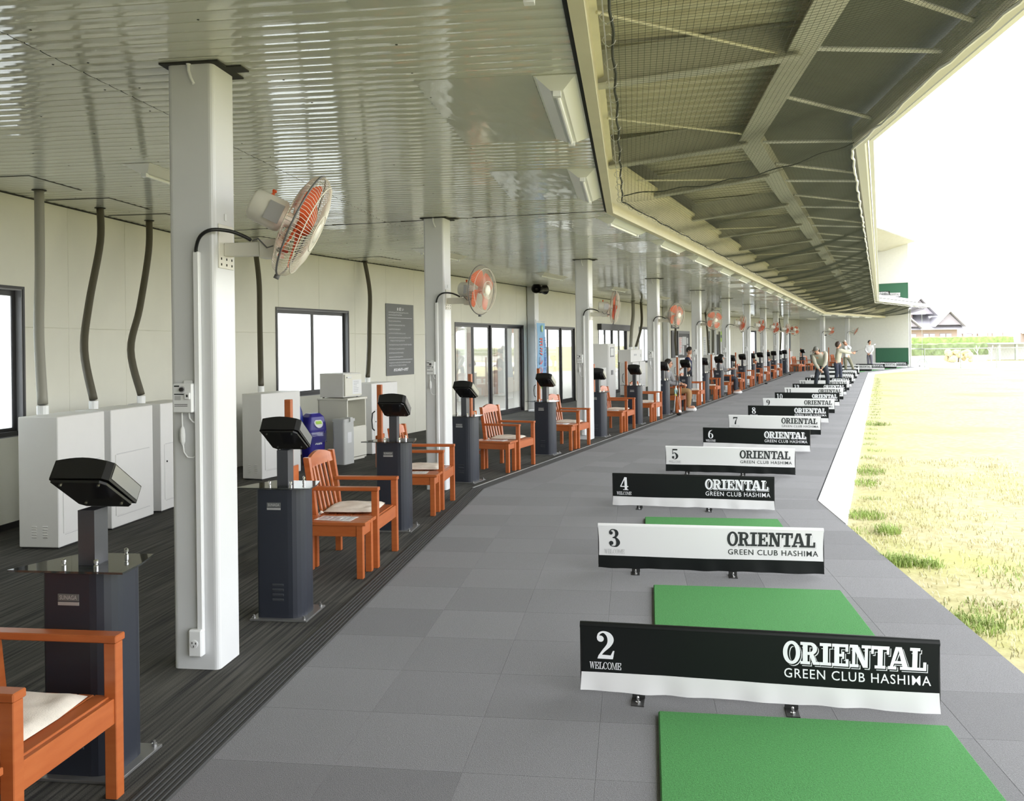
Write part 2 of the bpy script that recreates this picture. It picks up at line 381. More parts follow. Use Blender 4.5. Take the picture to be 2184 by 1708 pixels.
# carpet tiles: the 300 nearest one by one, the rest joined
TS=0.5137
def tile_box(mb,s,a0,a1,n0,n1,g=0.0004):
    mb.hexa([wp(s,a0+g,n0+g,-.012),wp(s,a0+g,n1-g,-.012),wp(s,a1-g,n1-g,-.012),wp(s,a1-g,n0+g,-.012),
             wp(s,a0+g,n0+g,0),wp(s,a0+g,n1-g,0),wp(s,a1-g,n1-g,0),wp(s,a1-g,n0+g,0)])
rest=MB(); cnt=0; cells=[]
tm=MB(); tm.bev(-TS/2+.0003,TS/2-.0003,-TS/2+.0003,TS/2-.0003,-.012,0,.0008); tme=tm.mesh('carpet_tile','carpet_grey')
for s in 'ABC':
    for i in range(90):
        for j in range(7):
            n0=0.545+j*TS; n1=n0+TS
            lo=max(ends(s,n0)[0],ends(s,n1)[0]); hi=min(ends(s,n0)[1],ends(s,n1)[1])
            base={'A':-2.6,'B':-6.9,'C':-1.0}[s]
            a0=base+i*TS; a1=a0+TS
            if s=='A' and a0<-2.61: continue
            if a1<=min(ends(s,n0)[0],ends(s,n1)[0]) or a0>=max(ends(s,n0)[1],ends(s,n1)[1]): continue
            if a0>=lo and a1<=hi and cnt<300:
                link_mesh('carpet_tile',tme,deck,wp(s,(a0+a1)/2,(n0+n1)/2,0),(0,0,-SEC[s][1]+(pi/2)*((i+j)%2))); cnt+=1
            else: cells.append((s,a0,a1,n0,n1))
for s,a0,a1,n0,n1 in cells:      # tiles cut by the bends and all the far ones
    ex=0
    q=[]
    for (a,n) in ((a0,n0),(a0,n1),(a1,n1),(a1,n0)):
        e=ends(s,n); q.append((min(max(a,e[0]),e[1]+ex),n))
    g=.0004
    rest.hexa([wp(s,a,n,-.012) for a,n in q]+[wp(s,a,n,0) for a,n in q])
ro=rest.build('carpet_tile','carpet_grey',deck,kind='stuff')
# tone by island on the joined far tiles
m2=MAT['carpet_grey'].copy(); m2.name='carpet_grey_far'; MAT['carpet_grey_far']=m2; nt=m2.node_tree
for nd in list(nt.nodes):
    if nd.bl_idname=='ShaderNodeObjectInfo':
        ge=nt.nodes.new('ShaderNodeNewGeometry'); l=nd.outputs['Random'].links[0]; to=l.to_socket; nt.links.new(ge.outputs['Random Per Island'],to)
ro.data.materials[0]=m2
# pale concrete strip outside the tees
mb=MB(); a_s=[meet('A','B',DK)[1]]
def cross_A(nB,nA=DK): return meet('A','B',nA)[1] if False else None
pA=SEC['A'][0]+side(SEC['A'][1])*DK; uA=unit(SEC['A'][1])
def on_A_line(n):
    O,h=SEC['B']; P=O+side(h)*n; u=unit(h); d=pA-P; den=u.x*uA.y-u.y*uA.x
    return (d.x*uA.y-d.y*uA.x)/den
n0,n1=DK+.02,4.47
mb.hexa([wp('B',on_A_line(n0),n0,-.1),wp('B',on_A_line(n1),n1,-.1),wp('B',ends('B',n1)[1],n1,-.1),wp('B',ends('B',n0)[1],n0,-.1),
         wp('B',on_A_line(n0),n0,.004),wp('B',on_A_line(n1),n1,.004),wp('B',ends('B',n1)[1],n1,.004),wp('B',ends('B',n0)[1],n0,.004)])
mb.hexa([wp('C',ends('C',n0)[0],n0,-.1),wp('C',ends('C',n1)[0],n1,-.1),wp('C',9.6,5.1,-.1),wp('C',11.9,n0,-.1),
         wp('C',ends('C',n0)[0],n0,.004),wp('C',ends('C',n1)[0],n1,.004),wp('C',9.6,5.1,.004),wp('C',11.9,n0,.004)])
mb.build('trim_2','concrete',kind='structure')
# ------------------------------------------------------------------ ground outside
gm=MB(); 
gm.add([(-400,-300,-.07),(500,-300,-.07),(500,700,-.07),(-400,700,-.07)],[(0,1,2,3)])
gm.build('ground','grass_ground',kind='structure')
pv=MB()
for s in 'ABC':
    a0,a1=ends(s,WN-.1); b0,b1=ends(s,-14)
    if s=='C': a1=b1=40
    pv.hexa([wp(s,a0,WN-.06,-.069),wp(s,a1,WN-.06,-.069),wp(s,b1,-14,-.069),wp(s,b0,-14,-.069),wp(s,a0,WN-.06,-.03),wp(s,a1,WN-.06,-.03),wp(s,b1,-14,-.03),wp(s,b0,-14,-.03)])
pv.build('ground.001','paving',kind='structure')
# ------------------------------------------------------------------ back wall: cladding panels with openings
CEIL=3.13
OPEN={'A':[(1.35,3.30,0.88,2.26)],
      'B':[(-4.0,-2.06,0.93,2.26),(1.96,5.82,0.0,2.15),(6.58,9.85,0.0,2.15),(12.2,15.6,0.0,2.28),(17.3,19.2,0.95,2.28)],
      'C':[(2.5,4.55,0.95,2.35),(8.5,10.3,0.95,2.40)]}
def wall_panels(root,s,seam0,pitch,lo,hi):
    ks=[]; a=seam0
    while a>lo: a-=pitch
    while a<hi: ks.append((max(a,lo),min(a+pitch,hi))); a+=pitch
    for (a0,a1) in ks:
        if a1-a0<0.02: continue
        for (z0,z1) in ((0.0,1.88),(1.88,CEIL+.03)):
            ops=[o for o in OPEN[s] if o[0]<a1-1e-6 and o[1]>a0+1e-6 and o[2]<z1-1e-6 and o[3]>z0+1e-6]
            rects=[]
            if not ops: rects=[(a0,a1,z0,z1)]
            else:
                xs=sorted({a0,a1}|{x for o in ops for x in o[:2] if a0<x<a1}); zs=sorted({z0,z1}|{z for o in ops for z in o[2:] if z0<z<z1})
                for i in range(len(xs)-1):
                    for j in range(len(zs)-1):
                        cx,cz=(xs[i]+xs[i+1])/2,(zs[j]+zs[j+1])/2
                        if not any(o[0]<cx<o[1] and o[2]<cz<o[3] for o in ops): rects.append((xs[i],xs[i+1],zs[j],zs[j+1]))
            if not rects: continue
            mb=MB()
            for (x0,x1,y0,y1) in rects:     # full size behind, front face drawn in at the joints that are real seams
                g=lambda x,e,sg: x+sg*.005 if abs(x-e)<1e-6 else x
                fx0,fx1,fz0,fz1=g(x0,a0,1),g(x1,a1,-1),g(y0,z0,1),g(y1,z1,-1)
                B=[wp(s,x0,WN-.055,y0),wp(s,x1,WN-.055,y0),wp(s,x1,WN-.055,y1),wp(s,x0,WN-.055,y1)]
                Mq=[wp(s,x0,WN-.006,y0),wp(s,x1,WN-.006,y0),wp(s,x1,WN-.006,y1),wp(s,x0,WN-.006,y1)]
                F=[wp(s,fx0,WN,fz0),wp(s,fx1,WN,fz0),wp(s,fx1,WN,fz1),wp(s,fx0,WN,fz1)]
                f=[(8,9,10,11),(3,2,1,0)]+[(i,(i+1)%4,4+(i+1)%4,4+i) for i in range(4)]+[(4+i,4+(i+1)%4,8+(i+1)%4,8+i) for i in range(4)]
                mb.add(B+Mq+F,f)
            mb.build('wall_panel','wall_cream',root)
for s,nm,seam in (('A','wall_left',3.98),('B','wall_back',-3.93),('C','wall_right',1.2)):
    r=bpy.data.objects.new(nm,None); C.objects.link(r); tag(r,kind='structure')
    lo,hi=ends(s,WN); wall_panels(r,s,seam,1.035,lo,hi)
    mb=MB(); 
    for (n0,n1,z0,z1) in ((WN,WN+.012,0,.06),):
        mb.hexa([wp(s,lo,n0,z0),wp(s,hi,n0,z0),wp(s,hi,n1,z0),wp(s,lo,n1,z0),wp(s,lo,n0,z1),wp(s,hi,n0,z1),wp(s,hi,n1,z1),wp(s,lo,n1,z1)]) if s!='B' else None
    if mb.v: mb.build('baseboard','frame_black',r)
# unseen wall added behind the viewpoint to cut fill light, greyed to bounce less
mb=MB(); mb.hexa([wp('A',A0-.1,WN-.05,0),wp('A',A0,WN-.05,0),wp('A',A0,3.4,0),wp('A',A0-.1,3.4,0),wp('A',A0-.1,WN-.05,4.06),wp('A',A0,WN-.05,4.06),wp('A',A0,3.4,4.06),wp('A',A0-.1,3.4,4.06)]); mb.build('wall_light_block','beam_grey',kind='structure')
# end wall, two storeys
r=bpy.data.objects.new('wall_end',None); C.objects.link(r); tag(r,kind='structure')
nn=[WN-.05,-2.3,-1.15,0,1.15,2.3,3.42]; zz=[0,1.57,3.13,4.7,6.3,7.9]
for i in range(6):
    for j in range(5):
        q=MB(); g=.003
        a,b,c_,d=nn[i],nn[i+1],zz[j],zz[j+1]
        q.add([wp('C',C1+.15,a,c_),wp('C',C1+.15,b,c_),wp('C',C1+.15,b,d),wp('C',C1+.15,a,d),
               wp('C',C1+.004,a,c_),wp('C',C1+.004,b,c_),wp('C',C1+.004,b,d),wp('C',C1+.004,a,d),
               wp('C',C1,a+g,c_+g),wp('C',C1,b-g,c_+g),wp('C',C1,b-g,d-g),wp('C',C1,a+g,d-g)],
              [(0,1,2,3),(8,11,10,9)]+[(k,4+k,4+(k+1)%4,(k+1)%4) for k in range(4)]+[(4+k,8+k,8+(k+1)%4,4+(k+1)%4) for k in range(4)])
        q.build('wall_panel','endwall_white',r)
def board(name,label,n0,n1,z0,z1):
    q=MB(); q.bev(n0,n1,C1-.035,C1-.001,z0,z1,.008)
    o=thing(name,label,'board',(0,0,0)); 
    O,h=SEC['C']; o.location=(O.x,O.y,0); o.rotation_euler=(0,0,-h); q.build('panel','board_green',o)
    f=MB()
    for (a,b,c_,d) in ((n0-.02,n0,z0,z1),(n1,n1+.02,z0,z1),(n0-.02,n1+.02,z1,z1+.02),(n0-.02,n1+.02,z0-.02,z0)): f.bx(a,b,C1-.045,C1-.001,c_,d)
    f.build('frame','board_green',o)
board('green_board','dark green board low on the pale end wall',1.45,3.37,0.17,1.17)
board('green_board','dark green board on the end wall of the upper floor',1.2,3.40,4.22,5.26)
# thin grey downpipe on the outer edge of the end wall
mb=MB(); mb.tube([wp('C',C1+.05,3.50,0),wp('C',C1+.05,3.50,3.6)],.05,10); dp=thing('downpipe','thin grey downpipe at the outer edge of the end wall','pipe',(0,0,0)); mb.build('pipe','gutter_grey',dp)
for z in (.6,1.8,3.0): mb=MB(); mb.bx(-.07,.07,-.03,.03,z,z+.03,M=Matrix.Translation(wp('C',C1+.05,3.50,0))); mb.build('clamp','galv',dp)
# ------------------------------------------------------------------ ceiling of glossy planks
ce=MB(); sweep(ce,[(WN-.06,CEIL+.012),(1.97,CEIL+.012),(1.97,CEIL+.06),(WN-.06,CEIL+.06)]); ceil=ce.build('ceiling','dark_gap',kind='structure')
PW=0.1157; SEAM=-0.63
def plank(mb,s,a,n0,n1):
    tl=random.uniform(-.0010,.0010); e=.0002
    for (u0,z0),(u1,z1) in zip(((0,.011),(.005,.0),(.03,-.0019),(PW/2,-.0026),(PW-.03,-.0019),(PW-.005,.0)),((.005,.0),(.03,-.0019),(PW/2,-.0026),(PW-.03,-.0019),(PW-.005,.0),(PW,.011))):
        q=[]
        for u,z,n in ((u0,z0,n0),(u1,z1,n0),(u1,z1,n1),(u0,z0,n1)):
            q.append(wp(s,a+u,n,CEIL+z+tl*(u/PW-.5)+(random.uniform(-e,e))))
        mb.add(q,[(0,1,2,3)])
def clip_n(s,a,n0,n1):
    def ok(n): e=ends(s,n); return e[0]-1e-6<=a<=e[1]+1e-6
    if ok(n0) and ok(n1): return n0,n1
    if not ok(n0) and not ok(n1): return None
    lo,hi=(n0,n1)
    for _ in range(24):
        mid=(lo+hi)/2
        if ok(mid)==ok(n0): lo=mid
        else: hi=mid
    return (n0,lo) if ok(n0) else (hi,n1)
single=0; far=MB()
for s in 'ABC':
    lo=min(ends(s,WN)[0],ends(s,1.97)[0]); hi=max(ends(s,WN)[1],ends(s,1.97)[1])
    if s=='A': lo=-4.0
    a=lo
    while a<hi:
        for (n0,n1) in ((WN,SEAM-.003),(SEAM+.003,1.965)):
            c_=clip_n(s,a+PW/2,n0,n1)
            if c_ and c_[1]-c_[0]>.02:
                if s=='A': 
                    q=MB(); plank(q,s,a,*c_); q.build('ceiling_plank','plank',ceil,smooth=False); single+=1
                else: plank(far,s,a,*c_)
        a+=PW
far.build('ceiling_plank','plank',ceil,kind='stuff')
# dark joint along the bends, edge trim along the outer side
mb=MB()
for s,t in (('A','B'),('B','C')):
    a0=meet(s,t,WN)[0]; a1=meet(s,t,1.97)[0]; g=.014
    mb.hexa([wp(s,a0-g,WN,CEIL-.004),wp(s,a1-g,1.97,CEIL-.004),wp(s,a1+g,1.97,CEIL-.004),wp(s,a0+g,WN,CEIL-.004),wp(s,a0-g,WN,CEIL+.01),wp(s,a1-g,1.97,CEIL+.01),wp(s,a1+g,1.97,CEIL+.01),wp(s,a0+g,WN,CEIL+.01)])
mb.build('joint_strip','dark_gap',ceil,label='black joint strip across the bend')
mb=MB(); sweep(mb,[(1.965,CEIL-.008),(1.99,CEIL-.008),(1.99,CEIL+.04),(1.965,CEIL+.04)]); mb.build('edge_strip','dark_gap',ceil)
mb=MB(); sweep(mb,[(WN,CEIL-.012),(WN+.02,CEIL-.012),(WN+.02,CEIL+.01),(WN,CEIL+.01)]); mb.build('wall_edge_strip','dark_gap',ceil)
# screws
mb=MB()
for s,lo,hi in (('A',-1.2,5.0),('B',-5.5,6)):
    a=lo
    while a<hi:
        for n in (-3.1,-2.2,-1.4,-.72,-.5,.35,1.1):
            if random.random()<.75: mb.lathe([(.006,-.004),(.006,.003)],6,M=Matrix.Translation(wp(s,a+PW/2+random.uniform(-.01,.01),n+random.uniform(-.03,.03),CEIL)))
        a+=PW*4
mb.build('screw','dark_gap',ceil,kind='stuff')
# flat access sheets beside the outer lamps, and the small square ones where the hoses go up
def sheet(s,a0,a1,n0,n1):
    mb=MB(); N=8
    for i in range(N):
        for j in range(N):
            q=[]
            for (u,v) in ((i,j),(i+1,j),(i+1,j+1),(i,j+1)):
                a=a0+(a1-a0)*u/N; n=n0+(n1-n0)*v/N; ed=min(u,v,N-u,N-v); q.append(wp(s,a,n,CEIL-.004-(.0012*sin(u*1.9+v*1.3+a0) if ed>0 else 0)))
            mb.add(q,[(0,1,2,3)])
    mb.hexa([wp(s,a0,n0,CEIL-.003),wp(s,a1,n0,CEIL-.003),wp(s,a1,n1,CEIL-.003),wp(s,a0,n1,CEIL-.003),wp(s,a0,n0,CEIL+.004),wp(s,a1,n0,CEIL+.004),wp(s,a1,n1,CEIL+.004),wp(s,a0,n1,CEIL+.004)])
    mb.build('access_sheet','sheet_gloss',ceil)
LIGHTS=[('A',-1.45,1),('A',1.16,1),('A',3.76,1)]+[('B',-4.05+2.55*k,1) for k in range(16)]+[('C',1.2+2.55*k,1) for k in range(4)]
INNER=[('A',-2.3),('A',2.87)]+[('B',-2.25+5.1*k) for k in range(8)]+[('C',4.0),('C',9.0)]
for s,a,_ in LIGHTS:
    if s=='A' or (s=='B' and a<26): sheet(s,a-.78,a+.76,1.06,1.72)
for s,a,n in (('A',2.75,-3.1),('A',3.9,-3.1),('A',4.95,-3.1),('B',-4.9,-3.1),('B',-1.9,-3.1)):
    sheet(s,a-.35,a+.35,n-.33,n+.33)
    mb=MB(); mb.hexa([wp(s,a-.36,n+.33,CEIL-.006),wp(s,a+.36,n+.33,CEIL-.006),wp(s,a+.36,n+.345,CEIL-.006),wp(s,a-.36,n+.345,CEIL-.006)]+[wp(s,a-.36,n+.33,CEIL+.002),wp(s,a+.36,n+.33,CEIL+.002),wp(s,a+.36,n+.345,CEIL+.002),wp(s,a-.36,n+.345,CEIL+.002)])
    mb.hexa([wp(s,a-.36,n-.33,CEIL-.006),wp(s,a-.345,n-.33,CEIL-.006),wp(s,a-.345,n+.33,CEIL-.006),wp(s,a-.36,n+.33,CEIL-.006)]+[wp(s,a-.36,n-.33,CEIL+.002),wp(s,a-.345,n-.33,CEIL+.002),wp(s,a-.345,n+.33,CEIL+.002),wp(s,a-.36,n+.33,CEIL+.002)]); mb.build('sheet_joint','dark_gap',ceil)
# ------------------------------------------------------------------ fascia and overhang of the upper floor
mb=MB(); sweep(mb,[(1.99,CEIL-.03),(2.06,CEIL-.03),(2.06,CEIL+.0),(2.015,CEIL+.02),(2.015,3.66),(2.06,3.68),(2.06,3.72),(1.99,3.72)]); mb.build('trim_3','cream_steel',kind='structure')
ov=thing('upper_floor_overhang','cream and grey steel overhang of the upper floor with beams and ribbed decking','overhang',(0,0,0))
for s in 'ABC':
    mb=MB(); z0,z1=3.78,4.06
    sweep(mb,[(3.40,z0),(3.62,z0),(3.62,z0+.015),(3.52,z0+.015),(3.52,z1-.015),(3.62,z1-.015),(3.62,z1),(3.40,z1),(3.40,z1-.015),(3.50,z1-.015),(3.50,z0+.015),(3.40,z0+.015)],s)
    mb.build('edge_beam','beam_grey',ov)
def isec(mb,p,q,w,h,t=.014):
    p,q=Vector(p),Vector(q); d=(q-p).normalized(); x=Vector((d.y,-d.x,0)).normalized()
    for (x0,x1,y0,y1) in ((-w/2,w/2,0,t),(-w/2,w/2,h-t,h),(-t/2,t/2,t,h-t)):
        mb.hexa([p+x*x0+Vector((0,0,y0)),p+x*x1+Vector((0,0,y0)),q+x*x1+Vector((0,0,y0)),q+x*x0+Vector((0,0,y0)),p+x*x0+Vector((0,0,y1)),p+x*x1+Vector((0,0,y1)),q+x*x1+Vector((0,0,y1)),q+x*x0+Vector((0,0,y1))])
XB=[('A',-5.6),('A',-2.95),('A',-.3),('A',2.32)]+[('B',-3.1+2.55*k) for k in range(15)]+[('C',2.2+2.55*k) for k in range(4)]
for s,a in XB:
    mb=MB(); isec(mb,wp(s,a,2.015,3.60),wp(s,a,3.50,3.74),.13,.26); mb.build('cross_beam','beam_grey',ov)
for s,t in (('A','B'),('B','C')):
    mb=MB(); isec(mb,wp(s,meet(s,t,2.02)[0],2.02,3.60),wp(s,meet(s,t,3.5)[0],3.5,3.74),.15,.28); mb.build('cross_beam','beam_grey',ov)
# ribbed decking, sheet by sheet
for s in 'ABC':
    e0,e1=ends(s,2.75)
    if s=='A': e0=-4.0
    nsh=int((e1-e0)/.6)
    for i in range(nsh+1):
        a0=e0+i*.6; a1=min(a0+.6,e1); 
        if a1-a0<.08: continue
        mb=MB(); k=3; wv=(a1-a0)/k
        for j in range(k):
            b=a0+j*wv; pr=[(b,.0),(b+wv*.35,.0),(b+wv*.45,-.07),(b+wv*.9,-.07),(b+wv,.0)]
            for (u0,z0),(u1,z1) in zip(pr[:-1],pr[1:]):
                q=[]
                for u,z,n in ((u0,z0,2.0),(u1,z1,2.0),(u1,z1,3.52),(u0,z0,3.52)):
                    e=ends(s,n); q.append(wp(s,min(max(u+(0 if n>2.7 or s=='A' else 0),e[0]),e[1]),n,4.04+z-.03*(n<2.7)))
                mb.add(q,[(0,1,2,3)])
        mb.build('deck_sheet','deck_cream',ov)
# the wedges of decking at the bends
mb=MB()
for s,t in (('A','B'),('B','C')):
    for S,i in ((s,1),(t,0)):
        c_=ends(S,2.75)[i]; mb.add([wp(S,c_,2.75,4.0),wp(S,ends(S,2.0)[i],2.0,4.0),wp(S,c_,2.0,4.0)],[(0,1,2)]); mb.add([wp(S,c_,2.75,4.0),wp(S,ends(S,3.52)[i],3.52,4.0),wp(S,c_,3.52,4.0)],[(0,1,2)])
mb.build('deck_wedge','deck_cream',ov)
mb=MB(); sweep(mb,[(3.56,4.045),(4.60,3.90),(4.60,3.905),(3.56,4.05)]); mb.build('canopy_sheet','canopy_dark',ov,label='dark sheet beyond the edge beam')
mb=MB(); sweep(mb,[(4.53,3.72),(4.56,3.68),(4.65,3.68),(4.68,3.72),(4.68,3.86),(4.53,3.86)]); mb.build('gutter','gutter_grey',ov)
mb=MB(); sweep(mb,[(4.69,3.70),(4.735,3.70),(4.735,3.74),(4.69,3.74)]); mb.build('rim_rail','pvc_white',ov)
def pipe(name,p,q,r,m,par): mb=MB(); mb.tube([p,q],r,6); return mb.build(name,m,par)
for s in 'ABC':
    e0,e1=ends(s,4.1)
    if s=='A': e0=-2.95
    a=e0+.35; k=0
    while a<e1-.3:
        pipe('strut',wp(s,a,3.6,3.86),wp(s,min(a+(.62 if k%2 else -.05),e1),4.55,3.77),.018,'pvc_white' if k%2==0 else 'gutter_grey',ov); a+=1.27; k+=1
for s,a in [('A',.9),('A',3.4)]+[('B',-4.2+5.1*k) for k in range(7)]:
    pipe('brace_rod',wp(s,a,2.06,3.64),wp(s,min(a+1.55,ends(s,3.45)[1]),3.45,3.80),.012,'deck_cream',ov)
# bundled pale net hanging at the outer rim
mb=MB(); pts=[]
for s in 'ABC':
    e0,e1=ends(s,4.53)
    if s=='A': e0=-2
    N=int((e1-e0)/.22)
    for i in range(N): pts.append(wp(s,e0+(e1-e0)*i/N,4.525+random.uniform(-.01,.01),3.635+random.uniform(-.02,.015)))
mb.tube(pts,[.011+.006*random.random() for _ in pts],6); mb.build('rolled_net_hem','pvc_white',ov,label='pale rolled hem of netting along the rim')
# ------------------------------------------------------------------ safety net
sn=thing('safety_net','sagging dark green-grey safety net hung below the upper floor overhang','net',(0,0,0))
def net_z(n,a):
    u=(n-2.16)/(4.53-2.16); return 3.22+u*(3.66-3.22)-.10*sin(pi*u)*(1+.35*sin(a*1.23))-.015*sin(a*3.1+n*2)
mb=MB(); NW=.0011
def wire(pts,r=NW):
    v=[]; f=[]
    for p in pts: v += [(p.x-r,p.y,p.z-r*.6),(p.x+r,p.y,p.z-r*.6),(p.x,p.y+r*.3,p.z+r)]
    for i in range(len(pts)-1):
        for k in range(3): j=(k+1)%3; f.append((i*3+k,i*3+j,i*3+3+j,i*3+3+k))
    mb.add(v,f)
PN=.034; NS=2.16; NE=4.53
for s in 'ABC':
    e=ends(s,3.4); lo=-2.2 if s=='A' else e[0]; L=e[1]-lo; N=int(L/PN); n_=int((NE-NS)/PN); step=.16
    def am(n,u): ee=ends(s,n); l=-2.2 if s=='A' else ee[0]; return l+(ee[1]-(.08 if s=='C' else 0)-l)*u
    for i in range(N+1):
        u=i/N; wire([wp(s,am(NS+(NE-NS)*k/9,u)+.012*sin(k*1.7+i*.05),NS+(NE-NS)*k/9,net_z(NS+(NE-NS)*k/9,am(NS+(NE-NS)*k/9,u))) for k in range(10)])
    M_=max(4,int(L/step))
    for j in range(n_+1):
        n=NS+(NE-NS)*j/n_; wire([wp(s,am(n,k/M_),n,net_z(n,am(n,k/M_))) for k in range(M_+1)])
mb.build('net','net_cord',sn,kind='stuff')
mb=MB(); pts=[]; cb=[]
for s in 'ABC':
    e0,e1=ends(s,2.17)
    if s=='A': e0=-2.2
    N=int((e1-e0)/.12)
    for i in range(N+1): a=e0+(e1-e0)*i/N; pts.append(wp(s,a,2.165+.007*sin(i*1.1),3.215+.007*sin(i*.7)))
    cb += [wp(s,e0,2.125,3.24),wp(s,e1,2.125,3.24)]
mb.tube(pts,.008,5); mb.build('border_rope','rope',sn)
mb=MB(); mb.tube(cb,.004,5); mb.build('cable','galv',sn)
mb=MB()
for i in range(2,len(pts),3):
    p=pts[i]; mb.tube([p+Vector((.035*cos(t)-.02,.012*sin(3*t),.03*sin(t)+.01)) for t in [2*pi*k/8 for k in range(8)]],.0025,4,closed=True)
mb.build('ring','galv',sn,kind='stuff')
mb=MB()
for s,t in (('A','B'),('B','C')):
    for d in (0,):
        mb.tube([wp(s,meet(s,t,n)[0]-.35+.02*sin(n*9),n,net_z(n,0)+.012*sin(n*14)) for n in [2.16+.0745*k for k in range(32)]],.006,5)
mb.build('seam_rope','rope',sn)
# upper floor slab, kerb and roof (seen at the far end)
mb=MB(); sweep(mb,[(WN-.05,4.07),(3.42,4.07),(3.42,4.20),(WN-.05,4.20)]); mb.build('floor.002','concrete',kind='structure')
mb=MB(); sweep(mb,[(3.42,4.08),(3.60,4.08),(3.60,4.24),(3.42,4.24)]); mb.build('trim_4','pvc_white',kind='structure')
mb=MB(); sweep(mb,[(4.0,7.88),(4.0,8.02),(-3.6,9.2),(-3.6,7.4),(2.0,7.34)],ext=.15); mb.build('roof','deck_cream',kind='structure')
mb=MB(); sweep(mb,[(3.9,7.80),(4.04,7.80),(4.04,7.9),(3.9,7.9)],ext=.15); mb.build('trim_5','pvc_white',kind='structure')
mb=MB(); sweep(mb,[(WN-.06,CEIL),(WN-.01,CEIL),(WN-.01,7.4),(WN-.06,7.4)]); mb.build('wall_back_upper','wall_cream',kind='structure')
# triangular bracket of pipes carrying the net past the end wall
tb=thing('net_bracket','small triangular pipe bracket sticking out past the end wall','bracket',(0,0,0))
for p,q in (((C1+.05,3.42,4.2),(C1+.05,4.3,3.88)),((C1+.05,3.42,3.75),(C1+.05,4.3,3.88)),((C1+.05,3.42,3.75),(C1+.05,3.42,4.2)),((C1+.05,3.42,4.0),(C1+.05,4.3,3.88))):
    pipe('pipe',wp('C',*p),wp('C',*q),.018,'pvc_white',tb)
NUMW=['zero','one','two','three','four','five','six','seven','eight','nine','ten','eleven','twelve','thirteen','fourteen','fifteen','sixteen','seventeen','eighteen','nineteen','twenty','twenty-one','twenty-two','twenty-three','twenty-four']
# ------------------------------------------------------------------ ceiling lamps
WORDS=['nearest','second','third','fourth','fifth','sixth','seventh','eighth','ninth','tenth','eleventh','twelfth','thirteenth','fourteenth','fifteenth','sixteenth','seventeenth','eighteenth','nineteenth','twentieth','twenty-first','twenty-second','twenty-third','twenty-fourth']
def make_lamp(name,L,label):
    t=thing(name,label,'ceiling lamp',(0,0,0)); h=L/2; mb=MB()
    base=[(-.115,-h),(.115,-h),(.115,h),(-.115,h)]; top=[(-.035,-h+.11),(.035,-h+.11),(.035,h-.11),(-.035,h-.11)]
    mb.hexa([(x,y,-.055) for x,y in top]+[(x,y,0) for x,y in base]); mb.bx(-.12,.12,-h-.005,h+.005,-.004,0.0); mb.build('housing','lamp_white',t)
    mb=MB(); mb.tube([(0,-h+.16,-.066),(0,h-.16,-.066)],.013,8); mb.build('tube','tube_white',t)
    for y in (-h+.13,h-.13): mb=MB(); mb.bx(-.022,.022,y-.02,y+.02,-.085,-.05); mb.build('lamp_socket','pvc_white',t)
    return t
lamp0=make_lamp('ceiling_lamp',1.50,'white trough lamp at the ceiling edge, nearest the camera')
for i,(s,a,_) in enumerate(LIGHTS):
    z=CEIL-.002; lb=f'white trough lamp at the outer ceiling edge, {WORDS[i]} from the camera' if i<24 else ''
    if i==0: lamp0.location=wp(s,a,1.845,z); lamp0.rotation_euler=(0,0,-SEC[s][1]); lamp0['label']=lb; lamp0['group']='lamps along the outer ceiling edge'
    else: dup_at(lamp0,s,a,1.845,z,0,lb)
for i,(s,a) in enumerate(INNER):
    dup_at(lamp0,s,a,-1.635,CEIL-.002,0,f'white trough lamp over the rear of the seating strip, {WORDS[i]} from the camera','lamps over the seating strip')
# ------------------------------------------------------------------ pillars with cable duct and outlet box
def rrect(hx,hy,r,k=4):
    p=[]
    for cx,cy,a0 in ((hx-r,hy-r,0),(-hx+r,hy-r,pi/2),(-hx+r,-hy+r,pi),(hx-r,-hy+r,1.5*pi)):
        for i in range(k+1): a=a0+pi/2*i/k; p.append((cx+r*cos(a),cy+r*sin(a)))
    return p
def make_pillar(label):
    t=thing('support_pillar',label,'pillar',(0,0,0),0,'white square pillars along the tees')
    mb=MB(); mb.prism(rrect(.125,.125,.026),0,CEIL+.01); o=mb.build('shaft','pillar_white',t)
    mb=MB(); mb.bx(-.155,.165,-.15,.16,CEIL-.012,CEIL-.003); mb.bx(.165,.245,-.05,.05,CEIL-.012,CEIL-.004); mb.build('ceiling_cutout','dark_gap',t,label='dark cut-out edge round the pillar head')
    mb=MB(); mb.tube([(.0,-.135,CEIL-.004),(.004,-.142,CEIL-.05),(.02,-.15,CEIL-.09),(.035,-.15,CEIL-.12)],.008,6); mb.ball((0,-.135,CEIL-.006),.015,8,5); mb.build('cord_end','pvc_white',t)
    mb=MB(); mb.bev(.018,.050,-.152,-.124,.20,2.15,.004); mb.build('cable_duct','pvc_white',t)
    mb=MB(); mb.bev(-.022,.052,-.170,-.124,.075,.215,.008); b=mb.build('outlet_box','pvc_white',t)
    mb=MB(); Mx=Matrix.Translation((.012,-.1705,.145))@Matrix.Rotation(pi/2,4,'X'); mb.lathe([(.021,0),(.021,.003),(.018,.004)],14,M=Mx); mb.build('socket_ring','pvc_white',b)
    for k in (0.4,2.5,4.6):
        mb=MB(); cx,cz=.012+.011*cos(k),.145+.011*sin(k); mb.bx(cx-.002,cx+.002,-.1762,-.1745,cz-.005,cz+.005); mb.build('slot','bracket_black',b)
    mb=MB(); mb.bx(.1235,.128,-.01,.012,2.325,2.36); mb.build('sticker','pvc_white',t)
    return t
PIL=[('A',0.0,0.0,0),('A',5.63,0.02,-radians(7.5))]+[('B',5.1*k,0.0,0) for k in range(8)]+[('C',6.1,0,0),('C',10.9,0,0)]
pil0=make_pillar('x')
